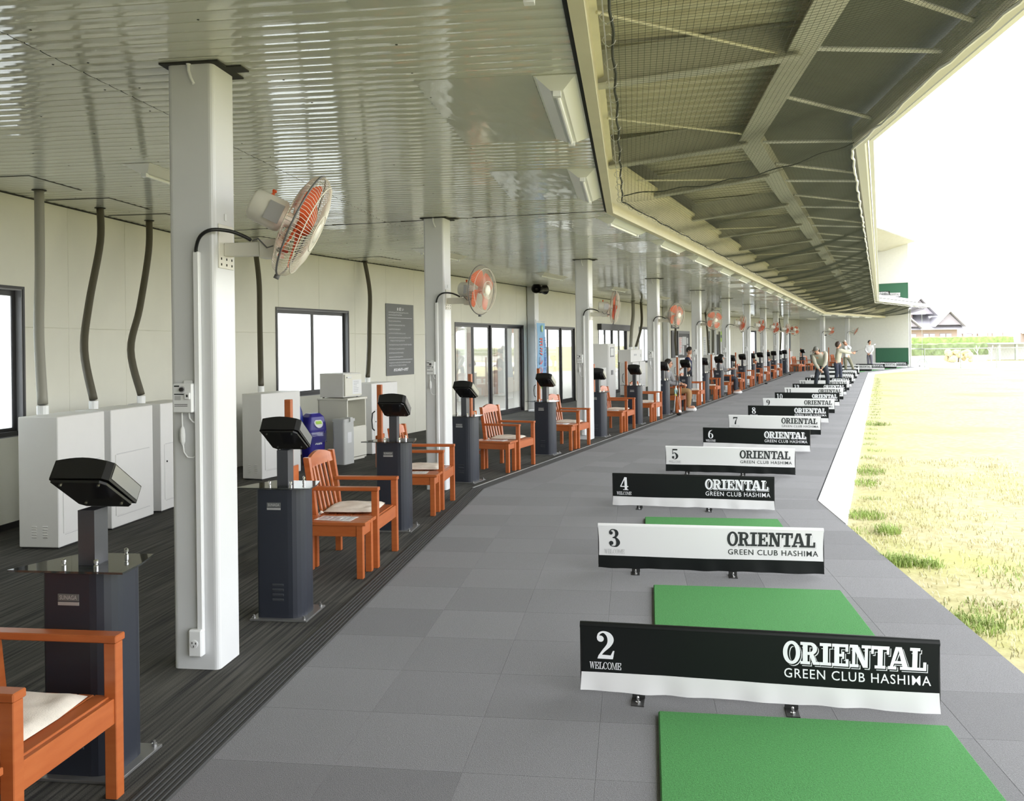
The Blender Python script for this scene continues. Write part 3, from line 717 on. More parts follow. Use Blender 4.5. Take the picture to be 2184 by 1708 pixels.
for i,(s,a,n,rz) in enumerate(PIL):
    lb=['white square pillar nearest the camera, between the first two dark consoles','white square pillar second from the camera, just past the ceiling joint'][i] if i<2 else f'white square pillar {WORDS[i]} from the camera along the row'
    if i==0: pil0.location=wp(s,a,n,0); pil0.rotation_euler=(0,0,-SEC[s][1]+rz); pil0['label']=lb
    else: dup_at(pil0,s,a,n,0,rz,lb)
def smooth(pts,k=5):
    out=[]
    for i in range(len(pts)-1):
        p0,p1,p2,p3=[Vector(pts[min(max(j,0),len(pts)-1)]) for j in (i-1,i,i+1,i+2)]
        for t in [j/k for j in range(k)]: out.append(tuple(.5*((2*p1)+(-p0+p2)*t+(2*p0-5*p1+4*p2-p3)*t*t+(-p0+3*p1-3*p2+p3)*t**3)))
    out.append(tuple(pts[-1])); return out
# ------------------------------------------------------------------ wall fans
def make_fan():
    t=thing('wall_fan','x','fan',(0,0,0),0,'orange bladed fans on the pillars')
    mb=MB(); mb.bev(.124,.131,-.085,.085,2.07,2.30,.002)
    for y in (-.06,0,.06):
        for z in (2.09,2.12): mb.bx(.131,.1325,y-.005,y+.005,z-.006,z+.006,1)
    mb.build('mount_plate',['fan_white','dark_gap'],t)
    mb=MB(); mb.bev(.131,.36,-.032,.032,2.135,2.205,.004); mb.bev(.33,.43,-.045,.045,2.12,2.215,.004); mb.build('arm','fan_white',t)
    mb=MB(); mb.tube([(.44,-.05,2.16),(.44,.05,2.16)],.012,8); mb.build('pivot_bolt','steel',t)
    mb=MB(); mb.tube(smooth([(.034,-.138,2.13),(.038,-.150,2.17),(.075,-.175,2.225),(.135,-.175,2.255),(.20,-.11,2.255),(.25,-.06,2.235),(.28,-.03,2.215)],4),.0095,8); mb.build('power_cable','cable_black',t,smooth=True)
    mb=MB(); mb.tube([(.29,-.034,2.21),(.33,-.055,2.22),(.38,-.06,2.17),(.42,-.06,2.18),(.45,-.055,2.24)],.004,6); mb.build('control_cable','rubber_grey',t)
    RX=Matrix.Rotation(pi/2,4,'Y')   # lathe axis onto +x
    parts=[]
    def hp(name,mb,m,sm=True,kind=None): o=link_mesh(name,mb.mesh(name,m,sm),t); parts.append(o); tag(o,kind=kind); return o
    mb=MB(); mb.lathe([(.0,-.275),(.075,-.273),(.084,-.262),(.086,-.12),(.08,-.105),(.05,-.09),(.03,-.055),(.03,.02)],20,M=RX,cap=False); mo=hp('motor',mb,'fan_white')
    mb=MB(); mb.bx(-.18,-.10,-.092,-.082,-.05,.05); o=link_mesh('rating_label',mb.mesh('rating_label','label_silver'),mo)
    mb=MB(); mb.lathe([(.012,.083),(.006,.092),(.013,.105),(.010,.112)],8,M=Matrix.Translation((-.2,0,0))); link_mesh('swing_knob',mb.mesh('swing_knob','fan_blade'),mo)
    def dome(name,prof,n=84,r=.0016):
        mb=MB()
        for k in range(n):
            a=2*pi*k/n; mb.tube([(x,rr*cos(a+tw),rr*sin(a+tw)) for (x,rr,tw) in prof],r,3,cap=False)
        for (x,rr) in ((prof[0][0],prof[0][1]),(prof[len(prof)//2][0],prof[len(prof)//2][1])):
            mb.tube([(x,rr*cos(2*pi*k/32),rr*sin(2*pi*k/32)) for k in range(32)],r*2,4,closed=True)
        return hp(name,mb,'fan_wire',True,'stuff')
    dome('rear_guard',[(-.075,.075,0),(-.07,.14,0),(-.055,.21,0),(-.035,.262,0),(0,.279,0)])
    dome('front_guard',[(.088,.055,0.12),(.086,.11,.10),(.078,.18,.06),(.055,.245,.02),(.03,.272,0),(.0,.281,0)])
    mb=MB(); mb.tube([(0,.283*cos(2*pi*k/40),.283*sin(2*pi*k/40)) for k in range(40)],.0055,6,closed=True); mb.bx(-.012,.012,-.015,.015,-.305,-.283); hp('guard_ring',mb,'rubber_grey')
    mb=MB(); mb.lathe([(.0,.096),(.045,.095),(.054,.090),(.055,.084)],18,M=RX,cap=False); hp('hub_badge',mb,'fan_white')
    mb=MB(); mb.tube([(.088,.10*cos(2*pi*k/32),.10*sin(2*pi*k/32)) for k in range(32)],.0035,4,closed=True); hp('guard_circle',mb,'fan_wire')
    mb=MB(); mb.lathe([(.0,.055),(.03,.05),(.042,.03),(.042,-.02),(.0,-.025)],14,M=RX,cap=False); hp('spinner',mb,'fan_blade')
    bl=MB(); R=[.04,.09,.14,.19,.225,.243]; wdt=[.30,.52,.62,.62,.52,.30]; NA=6; v=[]; f=[]
    for sd in (0,.0018):
        for r_,w_ in zip(R,wdt):
            for k in range(NA+1):
                u=k/NA-.5; an=u*w_*1.75+.25*(r_/.24); v.append((-.045*u*(1.1-r_)-.004*cos(u*3)+sd, r_*cos(an), r_*sin(an)))
    n1=len(R)*(NA+1)
    for i in range(len(R)-1):
        for k in range(NA): a=i*(NA+1)+k; f += [(a,a+1,a+NA+2,a+NA+1),(n1+a,n1+a+NA+1,n1+a+NA+2,n1+a+1)]
    bl.add(v,f); bme=bl.mesh('blade','fan_blade',True)
    for k in range(4): o=link_mesh('blade',bme,t); o['spin']=k*pi/2+.4; parts.append(o)
    t['heads']=1
    return t
HEADP={'motor','rear_guard','front_guard','guard_ring','hub_badge','guard_circle','spinner','blade'}
def aim_fan(t,yaw,tilt,pos=(.545,-.02,2.29)):
    k=0
    for o in t.children:
        if o.name.split('.')[0] in HEADP:
            Mh=Matrix.Translation(pos)@Matrix.Rotation(yaw,4,'Z')@Matrix.Rotation(tilt,4,'Y')
            if o.name.startswith('blade'): Mh=Mh@Matrix.Rotation(o['spin'],4,'X')
            o.location=Mh.to_translation(); o.rotation_euler=Mh.to_euler()
YAW=[(14,26),(-14,4),(20,4),(-24,4),(-48,6),(26,6),(38,8),(40,8),(20,4),(95,10),(60,20),(20,30)]
fan0=make_fan()
def fan_pos(yaw): return (.44+.105*cos(yaw),.105*sin(yaw)-.02,2.285)
for i,((s,a,n,rz),(yw,tl)) in enumerate(zip(PIL,YAW)):
    lb=['white wall fan with orange blades tilted down, on the pillar nearest the camera','white wall fan with orange blades facing the tees, on the second pillar'][i] if i<2 else f'white wall fan with orange blades on the {WORDS[i]} pillar from the camera'
    f_=fan0 if i==0 else dup_at(fan0,s,a,n,0,rz,lb)
    if i==0: f_.location=wp(s,a,n,0); f_.rotation_euler=(0,0,-SEC[s][1]); f_['label']=lb
    aim_fan(f_,radians(yw),radians(tl),fan_pos(radians(yw)))
for o in bpy.data.objects:
    if o.name.startswith('blade') and 'spin' in o: del o['spin']
    if 'heads' in o: del o['heads']
# ------------------------------------------------------------------ fan controllers on the pillars
def make_ctrl():
    t=thing('fan_controller','x','switch box',(0,0,0),0,'coin switch boxes on the pillars')
    y=-.126
    mb=MB(); mb.bev(-.088,.016,y-.045,y,1.325,1.475,.005); mb.build('case','pvc_white',t)
    mb=MB(); mb.bev(-.05,.0,y-.01,y,1.47,1.49,.004); mb.build('hanger_tab','pvc_white',t)
    MX=Matrix.Translation((-.036,y-.0455,1.445))@Matrix.Rotation(pi/2,4,'X')
    mb=MB(); mb.lathe([(.017,-.001),(.017,.003)],16,M=MX); d=mb.build('dial_plate','print_grey',t)
    mb=MB(); mb.lathe([(.011,.003),(.010,.014),(.0,.014)],14,M=MX,cap=False); mb.build('dial','bracket_black',d)
    mb=MB(); mb.bev(-.022,.008,y-.054,y-.043,1.393,1.428,.003); k=mb.build('coin_plate','pvc_white',t)
    mb=MB(); mb.bx(-.010,-.001,y-.0555,y-.053,1.406,1.418); mb.build('coin_slot','bracket_black',k)
    mb=MB(); yy=y-.0458
    mb.bx(-.080,-.052,yy,yy+.001,1.458,1.465); mb.bx(-.080,-.028,yy,yy+.001,1.417,1.423); mb.bx(-.078,-.044,yy,yy+.001,1.390,1.412,1)
    for z in (1.366,1.358): mb.bx(-.079,-.008,yy,yy+.001,z,z+.003)
    mb.build('print',['print_black','print_grey'],t)
    mb=MB(); mb.tube([(-.052,y-.02,1.326),(-.051,y-.02,1.27),(-.050,y-.02,1.245)],.004,6); mb.tube([(-.048,y-.02,1.165),(-.043,y-.02,1.12),(-.025,y-.018,1.095),(.0,y-.012,1.092),(.020,y-.004,1.102)],.004,6); mb.build('cord','pvc_white',t)
    mb=MB(); mb.tube([(-.050,y-.02,1.252),(-.050,y-.02,1.24),(-.050,y-.02,1.205),(-.049,y-.02,1.175),(-.049,y-.02,1.158)],[.006,.013,.015,.013,.006],8); mb.build('plug','pvc_white',t)
    mb=MB(); mb.tube([(-.014,y-.02,1.326),(-.010,y-.02,1.295),(.005,y-.015,1.275),(.020,y-.006,1.268)],.004,6); mb.build('short_cord','pvc_white',t)
    return t
ctl0=make_ctrl()
for i,(s,a,n,rz) in enumerate(PIL[:10]):
    lb=['white coin switch box with a dial on the pillar nearest the camera'][0] if i==0 else f'white coin switch box with hanging cord on the {WORDS[i]} pillar from the camera'
    if i==0: ctl0.location=wp(s,a,n,0); ctl0.rotation_euler=(0,0,-SEC[s][1]+rz); ctl0['label']=lb
    else: dup_at(ctl0,s,a,n,0,rz,lb)
# ------------------------------------------------------------------ ball consoles
def make_console():
    t=thing('ball_console','x','console',(0,0,0),0,'dark ball consoles at the tees')
    poly=[]
    for cx,cy,r,a0 in ((.15-.085,.13-.085,.085,0),(-.135+.02,.13-.02,.02,pi/2),(-.135+.02,-.13+.02,.02,pi),(.15-.085,-.13+.085,.085,1.5*pi)):
        for k in range(6): an=a0+pi/2*k/5; poly.append((cx+r*cos(an),cy+r*sin(an)))
    mb=MB(); mb.prism(poly,.012,.79); b=mb.build('body','console',t)
    mb=MB(); mb.bx(.095,.0975,-.118,-.112,.03,.75); mb.build('door_seam','head_black',b)
    mb=MB(); mb.bev(-.17,.19,-.165,.165,0.0,.012,.002); p=mb.build('base_plate','plate_steel',t)
    for x,y in ((-.15,-.145),(.165,-.145),(.165,.145),(-.15,.145)):
        mb=MB(); mb.lathe([(.011,.012),(.011,.022),(.006,.024),(.006,.034)],6,M=Matrix.Translation((x,y,0))); mb.build('bolt','steel',p)
    for z in (.115,.145,.175,.205):
        mb=MB(); mb.hexa([(-.035,-.131,z),(.035,-.131,z),(.035,-.129,z),(-.035,-.129,z),(-.035,-.138,z+.012),(.035,-.138,z+.012),(.035,-.129,z+.016),(-.035,-.129,z+.016)]); mb.build('louver','louver',b)
    mb=MB(); mb.bx(-.065,.022,-.1325,-.1295,.685,.712,0); mb.bx(-.065,.022,-.1325,-.1295,.668,.681,1); pl=mb.build('name_plate',['board_grey','label_silver'],t)
    v,f=fit_text('SUNAGA',-.058,.015,.690,.707,bold=.02); mb=MB(); mb.add([(x,-.1330,z) for x,z in v],f); mb.build('lettering','label_silver',pl)
    mb=MB(); mb.prism([(-.265,-.15),(.215,-.15),(.205,.0),(.17,.15),(-.13,.15),(-.20,.02)],.796,.804); tr=mb.build('tray','tray_glass',t,label='smoked glass tray')
    for x,y in ((-.06,-.10),(.075,-.10),(.085,.09),(-.06,.09)):
        mb=MB(); mb.lathe([(.009,.788),(.009,.815),(.006,.818),(.006,.825),(.009,.826),(.009,.836),(.004,.84)],8,M=Matrix.Translation((x,y,0))); mb.build('bolt','chrome',tr)
    mb=MB(); mb.bx(-.03,.04,-.055,.035,.80,1.02); mb.build('neck','neck_grey',t)
    H=Matrix.Translation((.005,-.0,1.085))@Matrix.Rotation(radians(-33),4,'X')     # display leans away from the camera
    mb=MB()
    pr=[(-.125,-.125),(.110,-.125),(.125,-.105),(.125,.105),(.110,.125),(-.11,.125),(-.125,.11)]
    mb.prism([(-.118,-.128),(.100,-.128),(.122,-.108),(.122,.115),(-.122,.115),(-.130,-.110)],.0,.075,M=H)
    arc=[(-.118+.218*k/8,-.128,.075+.014*sin(pi*k/8)) for k in range(9)]
    v=[H@Vector(p) for p in arc]+[H@Vector((p[0],.115,p[2])) for p in arc]; mb.add(v,[(i,i+1,10+i,9+i) for i in range(8)]+[tuple(range(8,-1,-1)),tuple(range(9,18))])
    hd=mb.build('head','head_black',t)
    mb=MB(); mb.prism([(-.112,-.122),(.092,-.122),(.112,-.10),(.118,.09),(.095,.112),(-.09,.112),(-.112,.09)],-.016,-.006,M=H); mb.build('under_plate','head_black',hd)
    for x,y in ((-.085,-.095),(.075,-.095),(.08,.08),(-.075,.08)):
        mb=MB(); mb.lathe([(.006,-.020),(.006,-.015)],6,M=H@Matrix.Translation((x,y,0))); mb.build('screw','chrome',hd)
    mb=MB(); mb.bx(.1225,.1245,-.10,.108,.012,.070,M=H); mb.build('side_trim','head_side',hd,label='grey metallic side strip')
    mb=MB(); mb.bx(-.095,.085,-.09,.085,.0895,.0905,M=H); mb.build('screen','screen_glass',hd)
    return t
con0=make_console()
CON=[('A',-1.14),('A',.83),('A',3.37)]+[('B',-5.03),('B',-2.25),('B',.42)]+[('B',2.98+2.55*k) for k in range(0,13)]+[('C',2.35),('C',4.9)]
for i,(s,a) in enumerate(CON):
    lb=f'dark ball console with tilted black head at the tee just past divider {NUMW[i+1]}'
    if i==0: lb='dark ball console with tilted black head nearest the camera, half behind an armrest'
    if i==0: con0.location=wp(s,a,.10,0); con0.rotation_euler=(0,0,-SEC[s][1]); con0['label']=lb
    else: dup_at(con0,s,a,.10,0,0,lb)
# ------------------------------------------------------------------ armchairs, side tables, cushions, menu cards
def make_chair():
    t=thing('armchair','x','chair',(0,0,0),0,'orange wooden armchairs along the tees')
    lg=MB(); lg.bev(-.024,.024,-.024,.024,0,.575,.003); lm=lg.mesh('leg','wood')
    for y in (-.27,.27): link_mesh('leg',lm,t,(.245,y,0))
    for y in (-.27,.27):
        mb=MB(); p=[(-.225,0),(-.225,.36),(-.245,.55),(-.285,.82)]; w=.022
        for (x0,z0),(x1,z1) in zip(p[:-1],p[1:]): mb.hexa([(x0-w,y-w,z0),(x0+w,y-w,z0),(x0+w,y+w,z0),(x0-w,y+w,z0),(x1-w,y-w,z1),(x1+w,y-w,z1),(x1+w,y+w,z1),(x1-w,y+w,z1)])
        mb.build('leg','wood',t)
        mb=MB(); mb.bev(-.25,.275,y-.031,y+.031,.575,.603,.004); mb.build('armrest','wood',t)
        mb=MB(); mb.bev(-.21,.225,y-.014,y+.014,.285,.36,.003); mb.build('side_rail','wood',t)
    mb=MB(); mb.bev(.228,.262,-.252,.252,.278,.372,.003); mb.build('front_rail','wood',t)
    mb=MB(); mb.bev(-.242,-.212,-.252,.252,.29,.36,.003); mb.build('rear_rail','wood',t)
    sl=MB(); sl.bev(-.031,.031,-.262,.262,.360,.378,.003); sm=sl.mesh('seat_slat','wood')
    for k in range(7): link_mesh('seat_slat',sm,t,(-.19+.0665*k,0,0))
    # arched top rail
    mb=MB(); N=10
    for k in range(N):
        y0,y1=-.25+.5*k/N,-.25+.5*(k+1)/N; h0,h1=.045*sin(pi*k/N),.045*sin(pi*(k+1)/N)
        def P(y,h,z,dx): return (-.27-.02*(z-.72)/.1+dx-.018*(1-(y/.25)**2),y,z+h)
        mb.hexa([P(y0,0,.735,-.012),P(y1,0,.735,-.012),P(y1,0,.735,.014),P(y0,0,.735,.014),P(y0,h0,.80,-.012),P(y1,h1,.80,-.012),P(y1,h1,.80,.014),P(y0,h0,.80,.014)])
    mb.build('top_rail','wood',t)
    for k in range(5):
        y=-.168+.084*k; mb=MB(); q=lambda x,z: [(x-.008,y-.015,z),(x+.008,y-.015,z),(x+.008,y+.015,z),(x-.008,y+.015,z)]
        mb.hexa(q(-.205,.37)+q(-.268-.018*(1-(y/.25)**2),.745)); mb.build('back_slat','wood',t)
    return t
def make_table():
    t=thing('side_table','x','table',(0,0,0),0,'orange side tables with club posts')
    lg=MB(); lg.bev(-.024,.024,-.022,.022,0,.378,.003); lm=lg.mesh('leg','wood')
    for x in (-.225,.225):
        for y in (-.105,.105): link_mesh('leg',lm,t,(x,y,0))
    sl=MB(); sl.bev(-.27,.272,-.0325,.0325,.378,.402,.003); sm=sl.mesh('top_board','wood')
    for k in range(4): link_mesh('top_board',sm,t,(0,-.102+.068*k,0))
    for y in (-.112,.112): mb=MB(); mb.bev(-.2,.2,y-.01,y+.01,.30,.378,.002); mb.build('apron','wood',t)
    for x in (-.232,.232): mb=MB(); mb.bev(x-.01,x+.01,-.083,.083,.30,.378,.002); mb.build('apron','wood',t)
    mb=MB(); mb.bev(-.315,-.268,-.145,-.098,0,1.28,.003); mb.build('club_post','wood',t)
    mb=MB(); mb.bev(-.335,-.315,-.14,.12,.47,.78,.003); mb.build('club_board','wood',t)
    mb=MB(); mb.bx(-.30,-.272,-.05,.12,.20,.25); mb.build('brace','wood',t)
    mb=MB(); mb.tube([(-.34,-.125,1.02),(-.365,-.125,1.0),(-.372,-.125,.93),(-.365,-.125,.85),(-.345,-.125,.83)],.007,6); mb.build('strap_loop','cable_black',t)
    return t
def make_cushion():
    mb=MB(); N=14; v=[]
    for sgn in (1,-1):
        for i in range(N+1):
            for j in range(N+1):
                x=-1+2*i/N; y=-1+2*j/N; e=(1-abs(x)**6)*(1-abs(y)**6); z=.024*e**.5
                if sgn>0:
                    for tx in (-.45,.45):
                        for ty in (-.45,.45): z-=.016*math.exp(-((x-tx)**2+(y-ty)**2)/.018)
                    z+=.004*sin(x*5)*cos(y*4)*e
                else: z=-.012*e**.3
                k=1-.05*(abs(x*y)); v.append((.205*x*k,.205*y*k,.014+z))
    f=[]; q=(N+1)**2
    for i in range(N):
        for j in range(N):
            a=i*(N+1)+j; f += [(a,a+N+1,a+N+2,a+1),(q+a,q+a+1,q+a+N+2,q+a+N+1)]
    mb.add(v,f); return mb
ch0=make_chair(); tb0=make_table()
cu0=make_cushion().build('seat_cushion','cushion',None,smooth=True); tag(cu0,'x','cushion','cream seat cushions')
def cord(par):
    mb=MB(); mb.tube([(-.19,-.20,.012),(-.215,-.215,.01),(-.225,-.21,.0),(-.23,-.225,-.002)],.005,5); mb.ball((-.205,-.21,.014),.012,6,5); return mb.build('tie_cord','cushion',par)
cord(cu0)
mb=MB(); mb.bx(-.16,.12,-.075,.085,0,.0015); mn0=mb.build('menu_card','paper',None); tag(mn0,'x','card','laminated menu cards')
mb=MB()
for k in range(6): mb.bx(-.13+.04*k,-.105+.04*k,-.06+.01*(k%2),.04+.01*(k%3),.0016,.0020)
mb.bx(-.14,.1,.055,.072,.0016,.0020); mb.build('print','ink_grey',mn0)
CH=[('A',-1.65,1),('A',2.255,2),('A',4.57,3),('B',-3.64,4),('B',-1.13,5),('B',1.75,6)]+[('B',4.05+2.55*k,7+k) for k in range(11)]+[('C',1.75,19),('C',3.55,20),('C',8.4,22)]
CH=[c for c in CH if not(c[0]=='C' and c[1]<0.2)]
first=True
for s,a,k in CH:
    where=f'by divider {NUMW[k]}' if k>1 else 'at the lower left corner'
    lb=f'orange slatted wooden armchair {where}'
    n=.085
    if first: ch0.location=wp(s,a,n,0); ch0.rotation_euler=(0,0,-SEC[s][1]); ch0['label']=lb
    else: dup_at(ch0,s,a,n,0,0,lb)
    lc=f'cream tufted cushion on the armchair {where}'
    if first: cu0.location=wp(s,a,n-.0,.3815); cu0.rotation_euler=(0,0,-SEC[s][1]+.04); cu0['label']=lc
    elif k!=8:
        dup_at(cu0,s,a+random.uniform(-.02,.02),n-.005,.3815,random.uniform(-.06,.06),lc)
    at_=a-.475
    lt=f'orange side table with tall club post, {where}'
    if first: tb0.location=wp(s,at_,n,0); tb0.rotation_euler=(0,0,-SEC[s][1]); tb0['label']=lt
    else: dup_at(tb0,s,at_,n,0,0,lt)
    if k<=12 and k!=8:
        lm_=f'white laminated menu card on the side table {where}'
        if first: mn0.location=wp(s,at_,n,.403); mn0.rotation_euler=(0,0,-SEC[s][1]); mn0['label']=lm_
        else: dup_at(mn0,s,at_,n+.03,.403,random.uniform(-.1,.1),lm_)
    first=False
# ------------------------------------------------------------------ tee dividers (printed vinyl over a frame) and mats
def ring(cx,cy,ro,ri,N=28,a0=0,a1=2*pi):
    v=[];f=[]
    for k in range(N+1):
        a=a0+(a1-a0)*k/N; v += [(cx+ro[0]*cos(a),cy+ro[1]*sin(a)),(cx+ri[0]*cos(a),cy+ri[1]*sin(a))]
    for k in range(N): f.append((2*k,2*k+2,2*k+3,2*k+1))
    return v,f
def merge(parts):
    V=[];F=[]
    for v,f in parts: k=len(V); V+=v; F+=[tuple(i+k for i in q) for q in f]
    return V,F
def poly(*p): return list(p),[tuple(range(len(p)))]
def rect(x0,x1,y0,y1): return poly((x0,y0),(x1,y0),(x1,y1),(x0,y1))
def slab(ch,st=.25,sb=.135):   # slab-serif capital, height 1 -> (verts, faces, advance)
    if ch=='O': return (*ring(.45,.5,(.45,.53),(.45-st*.92,.53-sb*1.05)),.88)
    if ch=='I': return (*merge([rect(.0,.58,0,sb),rect(0,.58,1-sb,1),rect(.29-st/2,.29+st/2,sb,1-sb)]),.60)
    if ch=='R':
        return (*merge([rect(.0,.50,0,sb),rect(.12,.12+st,sb,1),rect(0,.12,1-sb,1),rect(.12+st,.5,1-sb,1),rect(.12+st,.5,.43,.43+sb),ring(.5,.715,(.36,.285),(.36-st*.9,.285-sb),14,-pi/2,pi/2),poly((.46,.45),(.66,.50),(.80,.20),(.80,sb),(.98,sb),(.98,0),(.66,0),(.58,.16))]),.97)
    if ch=='E': return (*merge([rect(0,.84,0,sb),rect(0,.82,1-sb,1),rect(.12,.12+st,sb,1-sb),rect(.12+st,.58,.5-sb*.45,.5+sb*.45),rect(.52,.62,.34,.66),rect(.70,.84,sb,.34),rect(.68,.82,.67,1-sb)]),.87)
    if ch=='N': return (*merge([rect(0,.46,0,sb),rect(0,.28,1-sb,1),rect(.13,.13+st*.62,sb,1-sb),poly((.12,1),(.40,1),(.93,.0),(.68,.0)),rect(.76,.76+st*.62,.05,1-sb),rect(.60,1.06,1-sb,1)]),1.06)
    if ch=='T': return (*merge([rect(0,.90,1-sb*1.15,1),rect(0,.13,.64,1-sb),rect(.77,.90,.64,1-sb),rect(.45-st/2,.45+st/2,sb,1-sb),rect(.18,.72,0,sb)]),.84)
    if ch=='A': return (*merge([poly((.34,1),(.62,1),(.50,.84),(.42,.80)),poly((.34,1),(.48,.80),(.24,sb),(.08,sb)),poly((.44,1),(.64,1),(.97,sb),(.70,sb)),rect(.28,.72,.26,.26+sb*.9),rect(-.02,.40,0,sb),rect(.58,1.08,0,sb)]),1.03)
    if ch=='L': return (*merge([rect(0,.50,1-sb,1),rect(.13,.13+st,sb,1-sb),rect(0,.82,0,sb),rect(.67,.82,sb,.38)]),.83)
    if ch=='W': return (*merge([poly((.08,1),(.24,1),(.40,0),(.32,0)),poly((.30,0),(.38,0),(.60,.95),(.54,.95)),poly((.52,1),(.68,1),(.84,0),(.74,0)),poly((.74,0),(.82,0),(1.04,1),(.98,1)),rect(0,.32,.94,1),rect(.90,1.14,.94,1)]),1.12)
    if ch=='C': return (*merge([ring(.45,.5,(.45,.52),(.27,.46),24,.7,2*pi-.7),rect(.74,.80,.62,.92)]),.86)
    if ch=='M': return (*merge([rect(0,.26,0,.06),rect(.10,.15,.06,1),rect(0,.2,.94,1),poly((.10,1),(.28,1),(.62,.0),(.55,.0)),poly((.52,0),(.60,0),(.92,1),(.86,1)),rect(.86,1.02,.06,1),rect(.78,1.12,0,.06),rect(.9,1.12,.94,1)]),1.12)
    return [],[],.5
def word(s,x0,x1,z0,z1,st=.25,sb=.135):
    V=[];F=[];x=0
    for ch in s:
        v,f,ad=slab(ch,st,sb); k=len(V); V+=[(p[0]+x,p[1]) for p in v]; F+=[tuple(i+k for i in q) for q in f]; x+=ad+.02
    return [(x0+p[0]/x*(x1-x0),z0+p[1]*(z1-z0)) for p in V],F
def ribbon(pts):
    v=[];f=[]
    for i,(x,y,w) in enumerate(pts):
        a=pts[max(i-1,0)]; b=pts[min(i+1,len(pts)-1)]; d=Vector((b[0]-a[0],b[1]-a[1])).normalized(); v += [(x-d.y*w/2,y+d.x*w/2),(x+d.y*w/2,y-d.x*w/2)]
    for i in range(len(pts)-1): f.append((2*i,2*i+1,2*i+3,2*i+2))
    return v,f
def disc(cx,cy,r): return [(cx+r*cos(2*pi*k/14),cy+r*sin(2*pi*k/14)) for k in range(14)],[tuple(range(14))]
def digit(d):
    sm=lambda *p: ribbon(smooth(list(p)))
    if d=='0': return merge([ring(.3,.5,(.3,.5),(.13,.455))])
    if d=='1': return merge([rect(.21,.40,.04,1),rect(.06,.55,0,.05),poly((.21,1),(.21,.93),(.03,.84),(.03,.88))])
    if d=='2': return merge([disc(.15,.72,.115),sm((.05,.74,.05),(.12,.90,.07),(.27,.965,.07),(.43,.87,.17),(.49,.70,.21),(.42,.50,.15),(.22,.27,.09),(.07,.06,.07)),poly((.02,0),(.54,0),(.57,.13),(.08,.15)),poly((.54,0),(.47,.13),(.55,.30),(.60,.30))])
    if d=='3': return merge([disc(.14,.78,.10),disc(.13,.22,.115),sm((.06,.82,.05),(.15,.94,.06),(.28,.965,.06),(.41,.88,.15),(.44,.73,.17),(.36,.57,.10),(.22,.52,.05)),sm((.22,.52,.05),(.38,.49,.10),(.49,.27,.20),(.42,.08,.13),(.27,.03,.05),(.11,.08,.05),(.05,.2,.05))])
    if d=='4': return merge([poly((.36,1),(.44,1),(.09,.30),(.02,.30)),rect(.02,.60,.24,.31),rect(.34,.52,.04,.98),rect(.22,.60,0,.05)])
    if d=='5': return merge([poly((.10,1),(.12,.86),(.53,.86),(.55,1)),poly((.10,.95),(.15,.95),(.12,.50),(.07,.48)),disc(.13,.20,.11),sm((.09,.50,.03),(.2,.61,.06),(.34,.60,.10),(.49,.35,.21),(.42,.10,.13),(.27,.03,.05),(.1,.09,.05),(.05,.2,.05))])
    if d=='6': return merge([ring(.30,.31,(.28,.31),(.115,.265)),sm((.12,.34,.19),(.13,.56,.18),(.24,.85,.11),(.48,.985,.03))])
    if d=='7': return merge([poly((.04,1),(.04,.68),(.09,.68),(.14,.83),(.55,.83),(.60,1)),sm((.57,.9,.06),(.44,.66,.07),(.33,.36,.15),(.28,.0,.20))])
    if d=='8': return merge([ring(.3,.75,(.235,.25),(.095,.21)),ring(.3,.26,(.285,.27),(.12,.225)),poly((.10,.72),(.22,.78),(.52,.38),(.42,.28))])
    if d=='9': return merge([ring(.30,.69,(.28,.31),(.115,.265)),sm((.48,.66,.19),(.47,.44,.18),(.36,.15,.11),(.12,.015,.03))])
def number(s,cx,z0,z1,w):
    V=[];F=[];n=len(s); hh=z1-z0; adv=w*1.12
    for i,d in enumerate(s):
        v,f=digit(d); k=len(V); x0=cx-adv*n/2+adv*i+(adv-w)/2; V+=[(x0+p[0]/.6*w,z0+p[1]*hh) for p in v]; F+=[tuple(j+k for j in q) for q in f]
    return V,F
GREEN=fit_text('GREEN CLUB HASHIMA',.135,.752,.150,.192,bold=.004,space=1.12)
GREEN_S=fit_text('GREEN CLUB HASHIMA',.135,.752,.152,.190,bold=.004,space=1.12)
ORI=word('ORIENTAL',.130,.735,.214,.312); ORIB=word('ORIENTAL',.130,.735,.214,.312,.30,.18)
WEL=word('WELCOME',-.748,-.598,.134,.166,.17,.07)
HW=.785
def pinch(x,z): return x*(1-.010*math.sin(pi*min(max((z-.03)/.315,0),1)))       # side edges drawn in by the tension
def front_y(x,z,ph):
    t=(z-.03)/.315
    return -.016+.006*sin(x*3.1+ph)*t*(1-t)*2+.0035*sin(x*9+ph*2)*(1-t)*t+(.004*sin(x*21+ph)+.003*sin(x*37+ph))*max(0,1-t*3.0)
